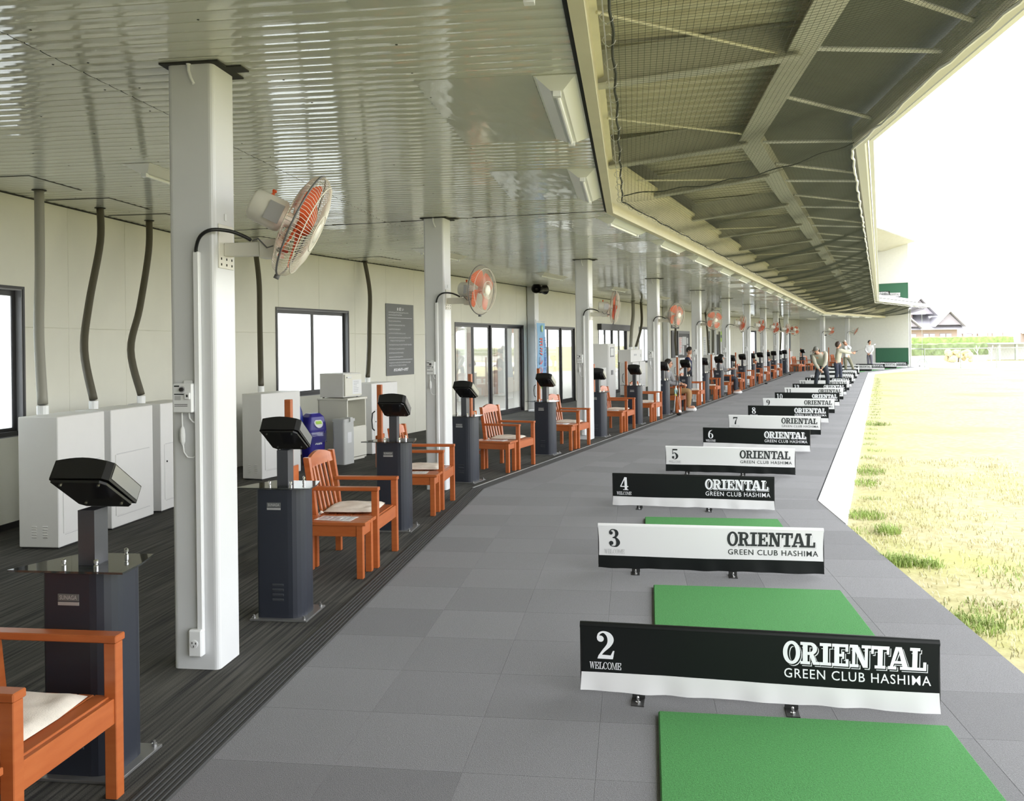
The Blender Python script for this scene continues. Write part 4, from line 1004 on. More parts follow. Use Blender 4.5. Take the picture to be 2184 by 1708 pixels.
def make_sign(num):
    ph=num*1.7; dark=num%2==0; up,lo=('vinyl_black','vinyl_white') if dark else ('vinyl_white','vinyl_black'); ink='print_white' if dark else 'print_black'
    lb=f'tee divider {"with black upper panel and white hem" if dark else "with white upper panel and black hem"}, printed with the number {NUMW[num]}'
    t=thing('tee_divider',lb,'divider',(0,0,0),0,'numbered tee dividers')
    nx=48 if num<8 else 16; ZB=.118
    def cloth(name,m,zs):
        mb=MB(); v=[]; f=[]
        for z in zs:
            for i in range(nx+1):
                x=-HW+2*HW*i/nx; hem=(.0018*sin(x*11+ph)+.0012*sin(x*29)) if z<.04 else 0; zb=(.002*sin(x*5+ph)) if abs(z-ZB)<1e-6 else 0
                v.append((pinch(x,z),front_y(x,z,ph),z+hem+zb))
        for j in range(len(zs)-1):
            for i in range(nx): a=j*(nx+1)+i; f.append((a,a+1,a+nx+2,a+nx+1))
        mb.add(v,f); return mb.build(name,m,t,smooth=True)
    cl=cloth('banner_panel',up,[ZB,.16,.21,.26,.30,.333])
    cloth('hem_band',lo,[.030,.05,.075,.10,ZB])
    mb=MB(); mb.tube([(-HW,0,.333),(HW,0,.333)],.0165,10); 
    mb.hexa([(-HW,.010,.04),(HW,.010,.04),(HW,.014,.04),(-HW,.014,.04),(-HW,.010,.33),(HW,.010,.33),(HW,.014,.33),(-HW,.014,.33)])
    mb.build('top_roll',up,t)
    for x in (-HW+.006,HW-.006): mb=MB(); mb.bx(x-.006,x+.006,-.008,.012,.05,.34); mb.build('end_frame','bracket_black',t)
    for x in (-.515,.165):
        mb=MB(); mb.bev(x-.029,x+.029,-.09,.02,0,.005,.001); mb.bx(x-.029,x+.029,-.002,.002,.0,.06); b=mb.build('foot_bracket','bracket_black',t)
        mb=MB(); mb.lathe([(.012,.005),(.012,.010),(.006,.012),(.006,.03),(.003,.034)],8,M=Matrix.Translation((x,-.055,0))); mb.build('bolt','chrome',b)
    def pr(name,geo,m,off):
        v,f=geo; mb=MB(); mb.add([(pinch(x,z),front_y(x,z,ph)-off,z) for x,z in v],f); return mb.build(name,m,t)
    pr('number',number(str(num),-.672,.182,.312,.084 if num<10 else .07),ink,.0022)
    pr('welcome_print',WEL,ink if dark else 'print_grey',.0022)
    sh=lambda g,dx,dz: ([(x+dx,z+dz) for x,z in g[0]],g[1])
    if num<12:
        pr('name_shadow',sh(ORIB,.0075,-.0085),'print_white' if dark else 'print_grey',.0014)
        pr('name_gap',sh(ORIB,.0045,-.0055),up,.0018)
    pr('name_print',ORI,ink,.0026)
    pr('club_print',GREEN if dark else GREEN_S,ink,.0022)
    return t
def mat_():
    mb=MB(); mb.bev(-.605,.605,-.78,.78,.002,.022,.006); return mb
SG={2:('A',-.31,2.77),3:('A',2.0,2.77),4:('A',4.42,2.85)}
SG[4]=('B',-6.0,3.04)
for k in range(5,20): SG[k]=('B',-3.54+2.5*(k-5),3.02)
SG[20]=('C',.0,3.02)
for k in range(21,25): SG[k]=('C',2.5+2.5*(k-21),3.02)
signs={}
ROT={2:-4,3:-2.3,4:8.2,5:6}
for k,(s,a,n) in SG.items():
    t=make_sign(k); t.location=wp(s,a,n,0); t.rotation_euler=(0,0,-SEC[s][1]+radians(ROT.get(k,0)*1.0)); signs[k]=t
t=dup(signs[23],wp('C',9.6,2.75,4.20),-SEC['C'][1],'white divider with black hem on the upper floor, at the far end'); t['group']='dividers on the upper floor'
t=dup(signs[22],wp('C',7.3,2.75,4.20),-SEC['C'][1],'black divider with white hem on the upper floor, half hidden by the net'); t['group']='dividers on the upper floor'
mt0=mat_().build('tee_mat','turf_green'); mt0['group']='green tee mats'
MT=[('A',-1.24,2.93,1),('A',.83,2.96,2),('A',3.19,2.94,3)]+[('B',-4.75+2.5*k,2.98,4+k) for k in range(16)]+[('C',1.25+2.5*k,2.98,20+k) for k in range(4)]+[('C',11.15,2.75,24)]
for i,(s,a,n,k) in enumerate(MT):
    lb=f'green artificial turf tee mat just past divider {NUMW[k]}' if k>1 else 'green artificial turf tee mat nearest the camera, before divider 2'
    if k==24: lb='green artificial turf tee mat farthest away, past divider 24'
    if i==0: o=mt0; o.location=wp(s,a,n,0); o.rotation_euler=(0,0,-SEC[s][1]-.02); o['label']=lb; o['category']='mat'
    else: dup_at(mt0,s,a,n,0,-.02 if s=='A' else 0,lb)
# ------------------------------------------------------------------ windows and doors in the back wall
def S(s,a0,a1,n0,n1,z0,z1,mb,mi=0):
    mb.hexa([wp(s,a0,n0,z0),wp(s,a1,n0,z0),wp(s,a1,n1,z0),wp(s,a0,n1,z0),wp(s,a0,n0,z1),wp(s,a1,n0,z1),wp(s,a1,n1,z1),wp(s,a0,n1,z1)],mi); return mb
def window(num,s,a0,a1,z0,z1,cols,pane,door=False,fw=.05):
    r=bpy.data.objects.new(('door_' if door else 'window_')+str(num),None); C.objects.link(r); tag(r,kind='structure')
    mb=MB(); d0,d1=WN-.10,WN+.004; t=.035
    S(s,a0-.0,a1+.0,d0,d1,z1-t,z1,mb); S(s,a0,a0+t,d0,d1,z0,z1-t,mb); S(s,a1-t,a1,d0,d1,z0,z1-t,mb)
    if not door: S(s,a0,a1,d0,d1,z0-.03,z0+t-.03,mb)
    else: S(s,a0,a1,d0,d1,0,.02,mb)
    mb.build('frame','frame_grey' if not door else 'frame_black',r)
    mb=MB(); b=.022; S(s,a0-.004,a1+.004,WN,WN+.012,z1-b,z1+.004,mb); S(s,a0-.004,a0+b,WN,WN+.012,z0,z1-b,mb); S(s,a1-b,a1+.004,WN,WN+.012,z0,z1-b,mb)
    if not door: S(s,a0-.004,a1+.004,WN,WN+.012,z0-.02,z0+b,mb)
    mb.build('casing','frame_black',r)
    zb=z0+(.0 if not door else .02); w=(a1-a0-2*t)/cols
    for k in range(cols):
        b0=a0+t+k*w; b1=b0+w; n0=WN-.055-(.032 if k%2 else 0); n1=n0+.03
        mb=MB(); S(s,b0-.01,b0+fw,n0,n1,zb,z1-t,mb); S(s,b1-fw,b1+.01,n0,n1,zb,z1-t,mb); S(s,b0+fw,b1-fw,n0,n1,zb,zb+(fw*1.6 if door else fw),mb); S(s,b0+fw,b1-fw,n0,n1,z1-t-fw,z1-t,mb); sh=mb.build('sash','frame_black',r)
        mb=MB(); S(s,b0+fw,b1-fw,n0+.012,n0+.018,zb+fw,z1-t-fw,mb); mb.build('pane',pane,sh)
    if not door and cols==2:
        mb=MB(); c_=(a0+a1)/2; S(s,c_-.02,c_+.02,WN-.07,WN-.055,(z0+z1)/2-.03,(z0+z1)/2+.03,mb); mb.build('latch','steel',r)
    return r
window(1,'A',*OPEN['A'][0],2,'pane_frosted')
window(2,'B',*OPEN['B'][0],2,'pane_frosted')
window(3,'B',*OPEN['B'][4],2,'pane_frosted')
window(4,'C',*OPEN['C'][0],2,'pane_frosted'); window(5,'C',*OPEN['C'][1],2,'pane_frosted')
window(1,'B',*OPEN['B'][1],4,'pane',True,.055); window(2,'B',*OPEN['B'][2],3,'pane',True,.055)
d3=window(3,'B',*OPEN['B'][3],4,'pane',True,.05)
mb=MB(); S('B',12.1,15.7,WN,WN+.14,2.10,2.30,mb); mb.build('sliding_gear_box','frame_black',d3)
# steel columns standing against the back wall
def column(label,s,a,n,w):
    t=at('steel_column',label,'column',s,a,n); mb=MB(); mb.bx(-.1,.1,-w/2,w/2,0,CEIL-.003); mb.bx(-.1,.1,-w/2-.006,-w/2,0,CEIL-.02); mb.build('shaft','pillar_white',t)
    mb=MB(); mb.bev(-.14,.14,-w/2-.04,w/2+.04,0,.015,.003); mb.build('foot_plate','pillar_white',t)
column('grey steel column between the two glass door groups','B',6.2,-3.38,.28)
column('grey steel column by the wall behind the dark information board','B',21.3,-3.38,.3)
column('grey steel column by the wall beside the tall green banner','B',32.6,-3.38,.3)
# ------------------------------------------------------------------ white ball cabinets along the wall, hoses above them
def cabinet(label,s,a0,a1,nf,dep,h,sock=True):
    t=at('ball_cabinet',label,'cabinet',s,(a0+a1)/2,nf-dep/2,0,0,'white ball cabinets along the back wall'); w=(a1-a0)/2; d=dep/2
    mb=MB(); mb.bev(-d,d,-w,w,0.012,h,.006); mb.build('body','cabinet_white',t)
    mb=MB(); mb.bx(-d+.02,d-.01,-w+.01,w-.01,0,.014); mb.build('plinth','frame_black',t)
    mb=MB(); mb.bev(d-.001,d+.006,-w+.06,w-.06,.12,h*.62,.002); dr=mb.build('door','cabinet_white',t)
    mb=MB(); mb.bx(d+.004,d+.0065,-w+.08,w-.08,h*.62+.003,h*.62+.008); mb.bx(d+.004,d+.0065,-w+.08,w-.08,.108,.112); mb.build('door_joint','print_grey',t)
    mb=MB(); mb.lathe([(.010,0),(.010,.006)],10,M=Matrix.Translation((d+.006,-w+.10,h*.46))@Matrix.Rotation(pi/2,4,'Y')); mb.build('lock','frame_black',dr)
    for cx in (-.04,.06):
        for k in range(5):
            z=.09+.022*k; mb=MB(); mb.hexa([(cx-.022,-w-.001,z),(cx+.022,-w-.001,z),(cx+.022,-w+.002,z),(cx-.022,-w+.002,z),(cx-.022,-w-.008,z+.009),(cx+.022,-w-.008,z+.009),(cx+.022,-w+.002,z+.012),(cx-.022,-w+.002,z+.012)]); mb.build('louver','cabinet_white',t)
    return t
CAB=[('white ball cabinet nearest the camera, behind the first console','A',2.34,3.0,-2.49,.36,1.10),
     ('white ball cabinet second along the left wall','A',3.10,3.81,-2.49,.36,1.10),
     ('white ball cabinet third along the left wall, partly behind the nearest pillar','A',3.96,4.66,-2.49,.36,1.10),
     ('white ball cabinet just right of the nearest pillar, left of the blue bins','B',-5.78,-4.98,-2.36,.30,1.08),
     ('white ball cabinet right of the ivory towel warmer','B',-3.13,-2.35,-2.40,.40,1.09),
     ('white ball cabinet under the grey box beside the automatic door','B',12.6,13.4,-2.5,.42,1.06),
     ('white ball cabinet second beside the automatic door','B',13.5,14.25,-2.5,.42,1.06),
     ('white ball cabinet behind the seated man','B',20.0,20.9,-2.55,.4,1.06),
     ('white ball cabinet behind the sixth pillar','B',27.2,28.0,-2.55,.4,1.06),
     ('white ball cabinet next along behind the sixth pillar','B',28.3,29.1,-2.55,.4,1.06),
     ('white ball cabinet in the far corner, left one of two','C',6.3,7.1,-2.6,.4,1.06),
     ('white ball cabinet in the far corner, right one of two','C',7.4,8.2,-2.6,.4,1.06)]
cabs=[cabinet(*c) for c in CAB]
def hose(label,s,pts,r,m):
    P=[wp(s,*p) for p in pts]; Q=smooth3(P,6)
    mb=MB(); mb.tube(Q,r,10); t=thing('ball_hose',label,'hose',(0,0,0),0,'ball hoses from ceiling to cabinet'); mb.build('hose',m,t,smooth=True)
    mb=MB(); q=P[0]; mb.tube([q+Vector((0,0,-.004)),q+Vector((0,0,.012))],r*1.5,12); mb.build('ceiling_hole','dark_gap',t)
    mb=MB(); q=P[-1]; mb.tube([q+Vector((0,0,-.085)),q+Vector((0,0,-.012))],r*1.12,12); mb.build('socket','pvc_white',t); return t
def smooth3(P,k):
    out=[]
    for i in range(len(P)-1):
        p0,p1,p2,p3=[P[min(max(j,0),len(P)-1)] for j in (i-1,i,i+1,i+2)]
        for t in [j/k for j in range(k)]: out.append(.5*((2*p1)+(-p0+p2)*t+(2*p0-5*p1+4*p2-p3)*t*t+(-p0+3*p1-3*p2+p3)*t**3))
    out.append(P[-1]); return out
Zt=CEIL-.006
hose('straight grey pipe above the nearest ball cabinet','A',[(3.02,-3.12,Zt),(2.85,-3.0,2.4),(2.62,-2.85,1.8),(2.45,-2.70,1.2)],.042,'hose_grey')
hose('brown curved hose second from the camera, above the left wall cabinets','A',[(4.08,-3.2,Zt),(3.95,-3.12,2.75),(3.52,-2.97,2.1),(3.18,-2.80,1.65),(3.07,-2.64,1.2)],.036,'hose_brown')
hose('brown curved hose just left of the nearest pillar','A',[(5.02,-3.2,Zt),(4.86,-3.12,2.75),(4.38,-2.95,2.1),(3.95,-2.80,1.65),(3.86,-2.64,1.2)],.036,'hose_brown')
hose('brown straight hose just right of the nearest pillar','B',[(-4.58,-3.40,Zt),(-4.72,-3.22,2.6),(-5.05,-2.95,2.0),(-5.58,-2.52,1.18)],.036,'hose_brown')
hose('brown curved hose between the window and the dark notice board','B',[(-1.72,-3.38,Zt),(-1.78,-3.25,2.6),(-2.2,-3.0,2.05),(-2.68,-2.72,1.55),(-2.98,-2.56,1.19)],.036,'hose_brown')
hose('thick grey hose above the grey box beside the automatic door','B',[(15.0,-3.1,Zt),(14.8,-3.05,2.6),(14.2,-2.95,2.1),(13.5,-2.8,1.56)],.06,'hose_grey')
hose('black hose beside the thick grey one','B',[(16.1,-3.1,Zt),(15.8,-3.0,2.5),(15.2,-2.9,2.1),(14.0,-2.75,1.56)],.045,'hose_brown')
hose('brown hose behind the fourth pillar','B',[(21.9,-3.2,Zt),(21.8,-3.1,2.4),(21.0,-2.95,1.8),(20.3,-2.75,1.17)],.045,'hose_brown')
hose('brown hose behind the sixth pillar, left one','B',[(28.6,-3.1,Zt),(28.5,-3.0,2.3),(28.1,-2.9,1.8),(27.5,-2.75,1.17)],.045,'hose_brown')
hose('brown hose behind the sixth pillar, right one','B',[(30.3,-3.1,Zt),(30.1,-3.0,2.3),(29.5,-2.9,1.8),(28.6,-2.75,1.17)],.045,'hose_brown')
hose('brown hose in the far corner, left one','C',[(7.2,-3.1,Zt),(7.3,-3.0,2.3),(7.0,-2.9,1.8),(6.5,-2.75,1.17)],.045,'hose_brown')
hose('brown hose in the far corner, right one','C',[(8.3,-3.1,Zt),(8.2,-3.0,2.3),(7.9,-2.9,1.8),(7.6,-2.75,1.17)],.045,'hose_brown')
t=at('metal_box','grey metal box standing on the white cabinets beside the automatic door','box','B',13.4,-2.78,1.062); mb=MB(); mb.bev(-.2,.2,-.72,.72,0,.40,.006); mb.build('body','cabinet_white',t); mb=MB(); mb.bx(.2,.205,-.3,.0,.2,.26); mb.build('label_plate','print_grey',t); mb=MB(); mb.bx(.2,.212,.5,.53,.15,.25); mb.build('handle','steel',t)
t=at('umbrella_bin','black narrow bin right of the white cabinets by the automatic door','bin','B',15.2,-2.45); mb=MB(); mb.prism(rrect(.12,.14,.03),0,.62); mb.build('body','frame_black',t); mb=MB(); mb.prism(rrect(.13,.15,.03),.62,.66); mb.build('rim','rubber_grey',t)
# ------------------------------------------------------------------ notice board, banner, loudspeakers
def wall_thing(name,label,cat,s,a,z,n=WN+.004,group=None): return at(name,label,cat,s,a,n,z,0,group)   # local x = out of the wall, y along it
t=wall_thing('notice_board','dark grey notice board with white Japanese rules between the window and the second pillar','notice board','B',-.35,1.78)
mb=MB(); mb.bev(0,.012,-.51,.51,-.66,.66,.003); mb.build('panel','board_grey',t)
def wtext(par,geo,m,x=.0135,name='lettering'): v,f=geo; mb=MB(); mb.add([(x,y,z) for y,z in v],f); return mb.build(name,m,par)
wtext(t,fit_text('お 願 い',-.12,.13,.535,.595,bold=.02),'print_white')
rows=[(.50,-.42,.30),(.455,-.42,.06),(.34,-.42,.02),(.265,-.42,.18),(.19,-.42,.0),(.115,-.42,.19),(.035,-.42,.38),(-.02,-.37,.16),(-.095,-.42,.41),(-.17,-.42,.13),(-.245,-.42,.11),(-.32,-.42,.08),(-.425,-.42,.38),(-.475,-.42,.22)]
mb=MB(); rr=random.Random(3)
for (z,y0,y1) in rows:        # rows of small print too fine to read in the photograph
    y=y0
    while y<y1:
        w=rr.uniform(.014,.024); h=rr.uniform(.012,.017)
        for k in range(3): q=rr.uniform(-.01,.01); mb.bx(.0125,.0135,y+w*.1*k,y+w*(.5+.15*k),z+q-.0025,z+q+.0025)
        mb.bx(.0125,.0135,y+w*.3,y+w*.45,z-h,z+h); y+=w+.008
mb.build('small_print','print_white',t,kind='stuff')
mb=MB()
for z in (.40,-.37): mb.bx(.0125,.0135,-.43,.45,z-.003,z+.003)
mb.build('rule_line','print_white',t,kind='stuff')
v,f=text_geo('オリエンタルグリーンクラブ',.06,bold=.004,shear=.35); k0=min(p[0] for p in v); k1=max(p[0] for p in v)
wtext(t,([(-.26+(p[0]-k0)/(k1-k0)*.54,-.58+p[1]) for p in v],f),'print_white')
t=at('banner','tall blue advertising banner with red vertical lettering in front of the grey column','banner','B',6.05,-3.10,0)
mb=MB(); N=14; v=[]; f=[]
for i in range(N+1):
    z=.28+1.92*i/N
    for y in (-.30,-.1,.1,.30): v.append((.015*sin(z*5+y*3),y+.10*(1-(z-.28)/1.92)-.02,z))
for i in range(N):
    for j in range(3): a=i*4+j; f.append((a,a+1,a+5,a+4))
mi=[2 if i<2 else (1 if i<4 else 0) for i in range(N) for j in range(3)]
mb.add(v,f); mb.m=mi; mb.build('cloth',['banner_blue','vinyl_white','vinyl_white'],t)
mb=MB(); mb.tube([(-.02,-.34,0),(-.02,-.33,2.28)],.012,8); mb.tube([(-.02,-.33,2.24),(-.02,.30,2.24)],.009,8); mb.build('pole','pvc_white',t)
mb=MB(); mb.bev(-.2,.16,-.45,-.2,0,.05,.01); mb.build('pole_base','vinyl_white',t)
mb=MB(); mb.add(*[[(.022,y,z) for y,z in ring(.0,2.06,(.055,.085),(.03,.05),20)[0]],ring(0,0,(1,1),(.5,.5),20)[1]]); mb.add([(.024,.022*cos(2*pi*k/12),2.06+.045*sin(2*pi*k/12)) for k in range(12)],[tuple(range(12))],1); mb.build('emblem',['lime','fan_wire'],t)
zz=1.82
for ch in 'ヨミレント':
    g=fit_text(ch,-.20,-.02,zz-.20,zz,bold=.03); 
    if g[0]: wtext(t,([(y+.05*(1-(z-.3)/1.9),z) for y,z in g[0]],g[1]),'print_red',.03)
    zz-=.235
zz=1.86
for ch in 'ゴルフ練習場新発売中':
    g=fit_text(ch,.12,.24,zz-.115,zz,bold=.02)
    if g[0]: wtext(t,([(y+.05*(1-(z-.3)/1.9),z) for y,z in g[0]],g[1]),'print_blue',.03)
    zz-=.13
mb=MB(); mb.add([(.026,-.16,.62),(.026,.2,.36),(.026,.3,.36),(.026,.3,.46),(.026,-.06,.66)],[(0,1,2,3,4)]); mb.build('green_swoosh','lime',t)
t=at('loudspeaker','pair of black horn loudspeakers hung under the ceiling above the banner','loudspeaker','B',5.6,-3.0,CEIL-.14)
for sg,nm in ((-1,0),(1,0)):
    mb=MB(); Mx=Matrix.Translation((0,sg*.05,0))@Matrix.Rotation(sg*-pi/2*.9,4,'X')@Matrix.Rotation(.25,4,'Y'); mb.lathe([(.05,-.03),(.07,.03),(.08,.12),(.12,.25),(.125,.256),(.105,.25),(.04,.12),(0,.11)],16,M=Mx,cap=False); mb.build('horn','head_black',t)
mb=MB(); mb.tube([(0,-.12,-.0),(0,-.12,.13),(0,.12,.13),(0,.12,0)],.01,6); mb.bx(-.03,.03,-.14,.14,.125,.137); mb.build('mount_bracket','head_black',t)
# ------------------------------------------------------------------ bins, towel warmer on its cabinet
def swing_bin(label,s,a,n,w,h,m,rz=0,deco=False):
    t=at('swing_bin',label,'bin',s,a,n,0,rz); b=h*.66
    def lp(k,z): return [(x*k,y*k,z) for x,y in rrect(w*.85/2,w/2,.05)]
    mb=MB(); L=[lp(.80,0.0),lp(.84,.03),lp(1.0,b)]; v=sum(L,[]); n_=len(L[0]); f=[(i*n_+k,i*n_+(k+1)%n_,(i+1)*n_+(k+1)%n_,(i+1)*n_+k) for i in range(2) for k in range(n_)]+[tuple(range(n_-1,-1,-1))]; mb.add(v,f); mb.build('bucket',m,t)
    mb=MB(); L=[lp(1.05,b-.03),lp(1.06,b+.02),lp(1.0,b+h*.16),lp(.86,b+h*.27),lp(.55,b+h*.335),lp(.2,h)]; v=sum(L,[]); f=[(i*n_+k,i*n_+(k+1)%n_,(i+1)*n_+(k+1)%n_,(i+1)*n_+k) for i in range(5) for k in range(n_)]+[tuple(range(5*n_,6*n_))]; mb.add(v,f); ld=mb.build('lid',m,t,smooth=False)
    mb=MB(); Mx=Matrix.Translation((w*.40,0,b+h*.15))@Matrix.Rotation(radians(68),4,'Y'); mb.lathe([(w*.24,0),(w*.24,.012),(w*.2,.016)],18,M=Mx); mb.build('flap','head_black' if not deco else 'pvc_white',ld)
    if deco: mb=MB(); Mx2=Mx@Matrix.Translation((.02,0,.017)); mb.bx(-.045,.0,-.05,.05,0,.002,M=Mx2); mb.build('green_label','lime',ld)
    mb=MB(); L=[lp(1.07,b-.16),lp(1.10,b-.10),lp(1.075,b-.05),lp(1.09,b-.01)]; rr=random.Random(5); v=[(x+rr.uniform(-.008,.008),y+rr.uniform(-.008,.008),z+rr.uniform(-.02,.012)) for l in L for x,y,z in l]; f=[(i*n_+k,i*n_+(k+1)%n_,(i+1)*n_+(k+1)%n_,(i+1)*n_+k) for i in range(3) for k in range(n_)]; mb.add(v,f); mb.build('bag_liner','film',t,smooth=True,label='clear plastic bag folded over the rim')
    if deco: g=fit_text('Asahi',-.06,.06,h*.40,h*.45,bold=.02); mb=MB(); mb.add([(w*.85/2*.955+.004,y,z) for y,z in g[0]],g[1]); mb.build('print','print_white',t)
    return t
swing_bin('large dark blue swing bin left of the smaller one','B',-4.70,-2.84,.42,.93,'bin_blue')
swing_bin('small purple blue swing bin with white label on its lid','B',-4.34,-2.62,.30,.73,'bin_purple',-.3,True)
t=at('clear_bin','slim grey translucent bin beside the ivory cabinet','bin','B',-4.10,-2.27); mb=MB(); mb.prism(rrect(.10,.13,.03),0.0,.60); mb.build('bucket','bin_clear',t); mb=MB(); mb.prism(rrect(.112,.142,.03),.60,.64); mb.bx(.05,.135,-.03,.03,.60,.66); mb.build('rim','bin_clear',t); mb=MB(); mb.bx(.1005,.1015,-.05,.05,.3,.45); mb.build('label','paper',t)
t=at('shelf_cabinet','ivory shelf cabinet carrying the towel warmer','cabinet','B',-3.66,-2.58); 
mb=MB(); d,w,h=.25,.25,.88; mb.bx(-d,-d+.02,-w,w,.02,h); mb.bx(-d,d,-w,-w+.02,.02,h); mb.bx(-d,d,w-.02,w,.02,h); mb.bx(-d,d,-w,w,.47,.49); mb.bx(-d,d,-w,w,.02,.04); mb.build('body','cabinet_ivory',t)
mb=MB(); mb.bev(-d-.01,d+.02,-w-.015,w+.015,h,h+.03,.004); mb.build('top','cabinet_ivory',t)
mb=MB(); mb.bev(d-.015,d+.01,-w+.005,w-.005,.05,.47,.003); dd=mb.build('door','cabinet_ivory',t); mb=MB(); mb.bx(-d+.03,d-.02,-w+.02,w-.02,0,.022); mb.build('plinth','cabinet_ivory',t)
t=at('towel_warmer','white towel warmer with a paper notice, on the ivory cabinet','towel warmer','B',-3.68,-2.58,.911); mb=MB(); mb.bev(-.22,.19,-.23,.23,.012,.36,.008); mb.build('body','cabinet_white',t); mb=MB(); mb.bev(.191,.215,-.22,.22,.03,.345,.004); dr=mb.build('door','cabinet_ivory',t); mb=MB(); mb.bev(.215,.235,-.19,-.08,.29,.31,.003); mb.build('handle','pvc_white',dr)
mb=MB(); mb.bx(.2155,.2165,-.03,.21,.05,.26); pn=mb.build('paper_notice','paper',t); mb=MB(); rr=random.Random(2)
for z in (.235,.21,.19,.165,.14,.115,.09): mb.bx(.2165,.217,0,.08+rr.uniform(0,.06),z-.004,z+.004)
mb.build('print','ink_grey',t)
for x in (-.18,.15):
    for y in (-.19,.19): mb=MB(); mb.lathe([(.015,0),(.015,.014)],8,M=Matrix.Translation((x,y,0))); mb.build('foot','bracket_black',t)
# ------------------------------------------------------------------ ball vending cabinet and the information corner
t=at('ball_vending_machine','tall pale grey ball vending cabinet left of the automatic door','vending machine','B',11.1,-3.0); mb=MB(); mb.bev(-.24,.25,-.4,.4,.02,1.66,.008); mb.build('body','cabinet_white',t)
mb=MB(); mb.bx(-.2,.22,-.37,.37,0,.022); mb.build('plinth','frame_black',t)
mb=MB(); mb.bev(.25,.262,-.36,.36,.1,1.6,.004); dr=mb.build('door','cabinet_white',t)
mb=MB(); mb.bx(.262,.266,-.2,.22,1.26,1.55); q=mb.build('display_frame','frame_grey',dr); mb=MB(); mb.bx(.266,.267,-.15,.17,1.30,1.52); mb.build('display','paper',dr)
mb=MB(); mb.bx(.262,.28,-.12,.06,.72,.86); mb.build('coin_unit','frame_grey',dr)
t=at('white_box','low white box in front of the vending cabinet','box','B',9.6,-2.75); mb=MB(); mb.bev(-.2,.2,-.25,.25,0,.98,.006); mb.build('body','cabinet_white',t); mb=MB(); mb.bx(.2,.205,-.2,.2,.1,.7); mb.build('door','cabinet_white',t)
t=wall_thing('wall_panel_board','black door sized panel left of the information board','board','B',23.2,1.25); mb=MB(); mb.bev(0,.04,-.5,.5,-1.2,.95,.004); mb.build('panel','frame_black',t); mb=MB(); mb.bx(.04,.05,-.47,.47,-1.18,-1.14); mb.bx(.04,.05,-.47,.47,.88,.92); mb.build('rail','frame_grey',t)
t=wall_thing('room_sign','small black sign above the black panel','sign','B',23.5,2.37); mb=MB(); mb.bev(0,.02,-.78,.78,-.08,.08,.003); mb.build('plate','frame_black',t); mb=MB(); mb.bx(.02,.021,-.62,.1,-.02,.02); mb.bx(.02,.021,.25,.5,-.03,.03); mb.build('print','print_grey',t)
t=wall_thing('information_board','black framed information board pinned with white papers','notice board','B',25.1,1.56); mb=MB(); mb.bev(0,.05,-1.25,1.25,-.63,.63,.006); mb.build('back_panel','frame_black',t)
mb=MB(); mb.bx(.05,.07,-1.28,1.28,.52,.64); mb.bx(.05,.07,-1.28,1.28,-.64,-.55); mb.bx(.05,.07,-1.28,-1.15,-.55,.52); mb.bx(.05,.07,1.15,1.28,-.55,.52); mb.build('frame','frame_grey',t)
for (y0,y1,z0,z1) in ((-1.05,-.35,-.42,.36),(-.3,.55,.0,.38),(-.25,.05,-.45,-.02),(.66,1.0,.05,.33),(.66,1.0,-.44,.0)):
    mb=MB(); mb.bx(.0505,.053,y0,y1,z0,z1); p=mb.build('paper','paper',t); mb=MB(); rr=random.Random(int(y0*50))
    z=z1-.05
    while z>z0+.04: mb.bx(.0532,.0536,y0+.06,y0+.06+(y1-y0-.12)*rr.uniform(.4,1),z-.008,z+.008); z-=.05
    mb.build('print','print_red' if y0<-1 else 'ink_grey',p)
t=wall_thing('wall_poster','white poster with dark print beside the fifth pillar','poster','B',30.5,1.45); mb=MB(); mb.bx(0,.006,-.35,.35,-.5,.5); mb.build('sheet','paper',t); mb=MB()
for k in range(9): mb.bx(.006,.007,-.25,.25-.03*(k%3),-.42+.09*k,-.40+.09*k)
mb.build('print','print_black',t)
t=wall_thing('notice_board','narrow dark grey notice board beside the fifth pillar','notice board','B',31.6,1.6); mb=MB(); mb.bev(0,.012,-.45,.45,-.66,.66,.003); mb.build('panel','board_grey',t); mb=MB(); rr=random.Random(9)
for k in range(12): mb.bx(.0125,.0135,-.36,-.36+rr.uniform(.3,.7),.5-.09*k,.52-.09*k)
mb.build('small_print','print_grey',t,kind='stuff')
t=wall_thing('door_leaf','dark narrow door edge beside the green banner','door','B',34.2,1.05); mb=MB(); mb.bev(0,.05,-.35,.35,-1.05,1.05,.005); mb.build('leaf','frame_black',t); mb=MB(); mb.bx(.05,.08,.2,.24,-.1,.1); mb.build('handle','steel',t)
t=wall_thing('green_banner','tall white and lime green banner beside the dark door','banner','B',35.0,1.5,WN+.12); mb=MB(); mb.bx(0,.004,-.33,.33,-.9,.78); mb.build('cloth','vinyl_white',t); mb=MB(); mb.bx(.004,.006,-.33,.33,.2,.78); mb.bx(.006,.008,-.33,.30,.42,.58,1); mb.build('print',['lime','board_green'],t); mb=MB(); mb.tube([(0,-.36,-1.5),(0,-.36,.85)],.01,6); mb.build('pole','pvc_white',t)
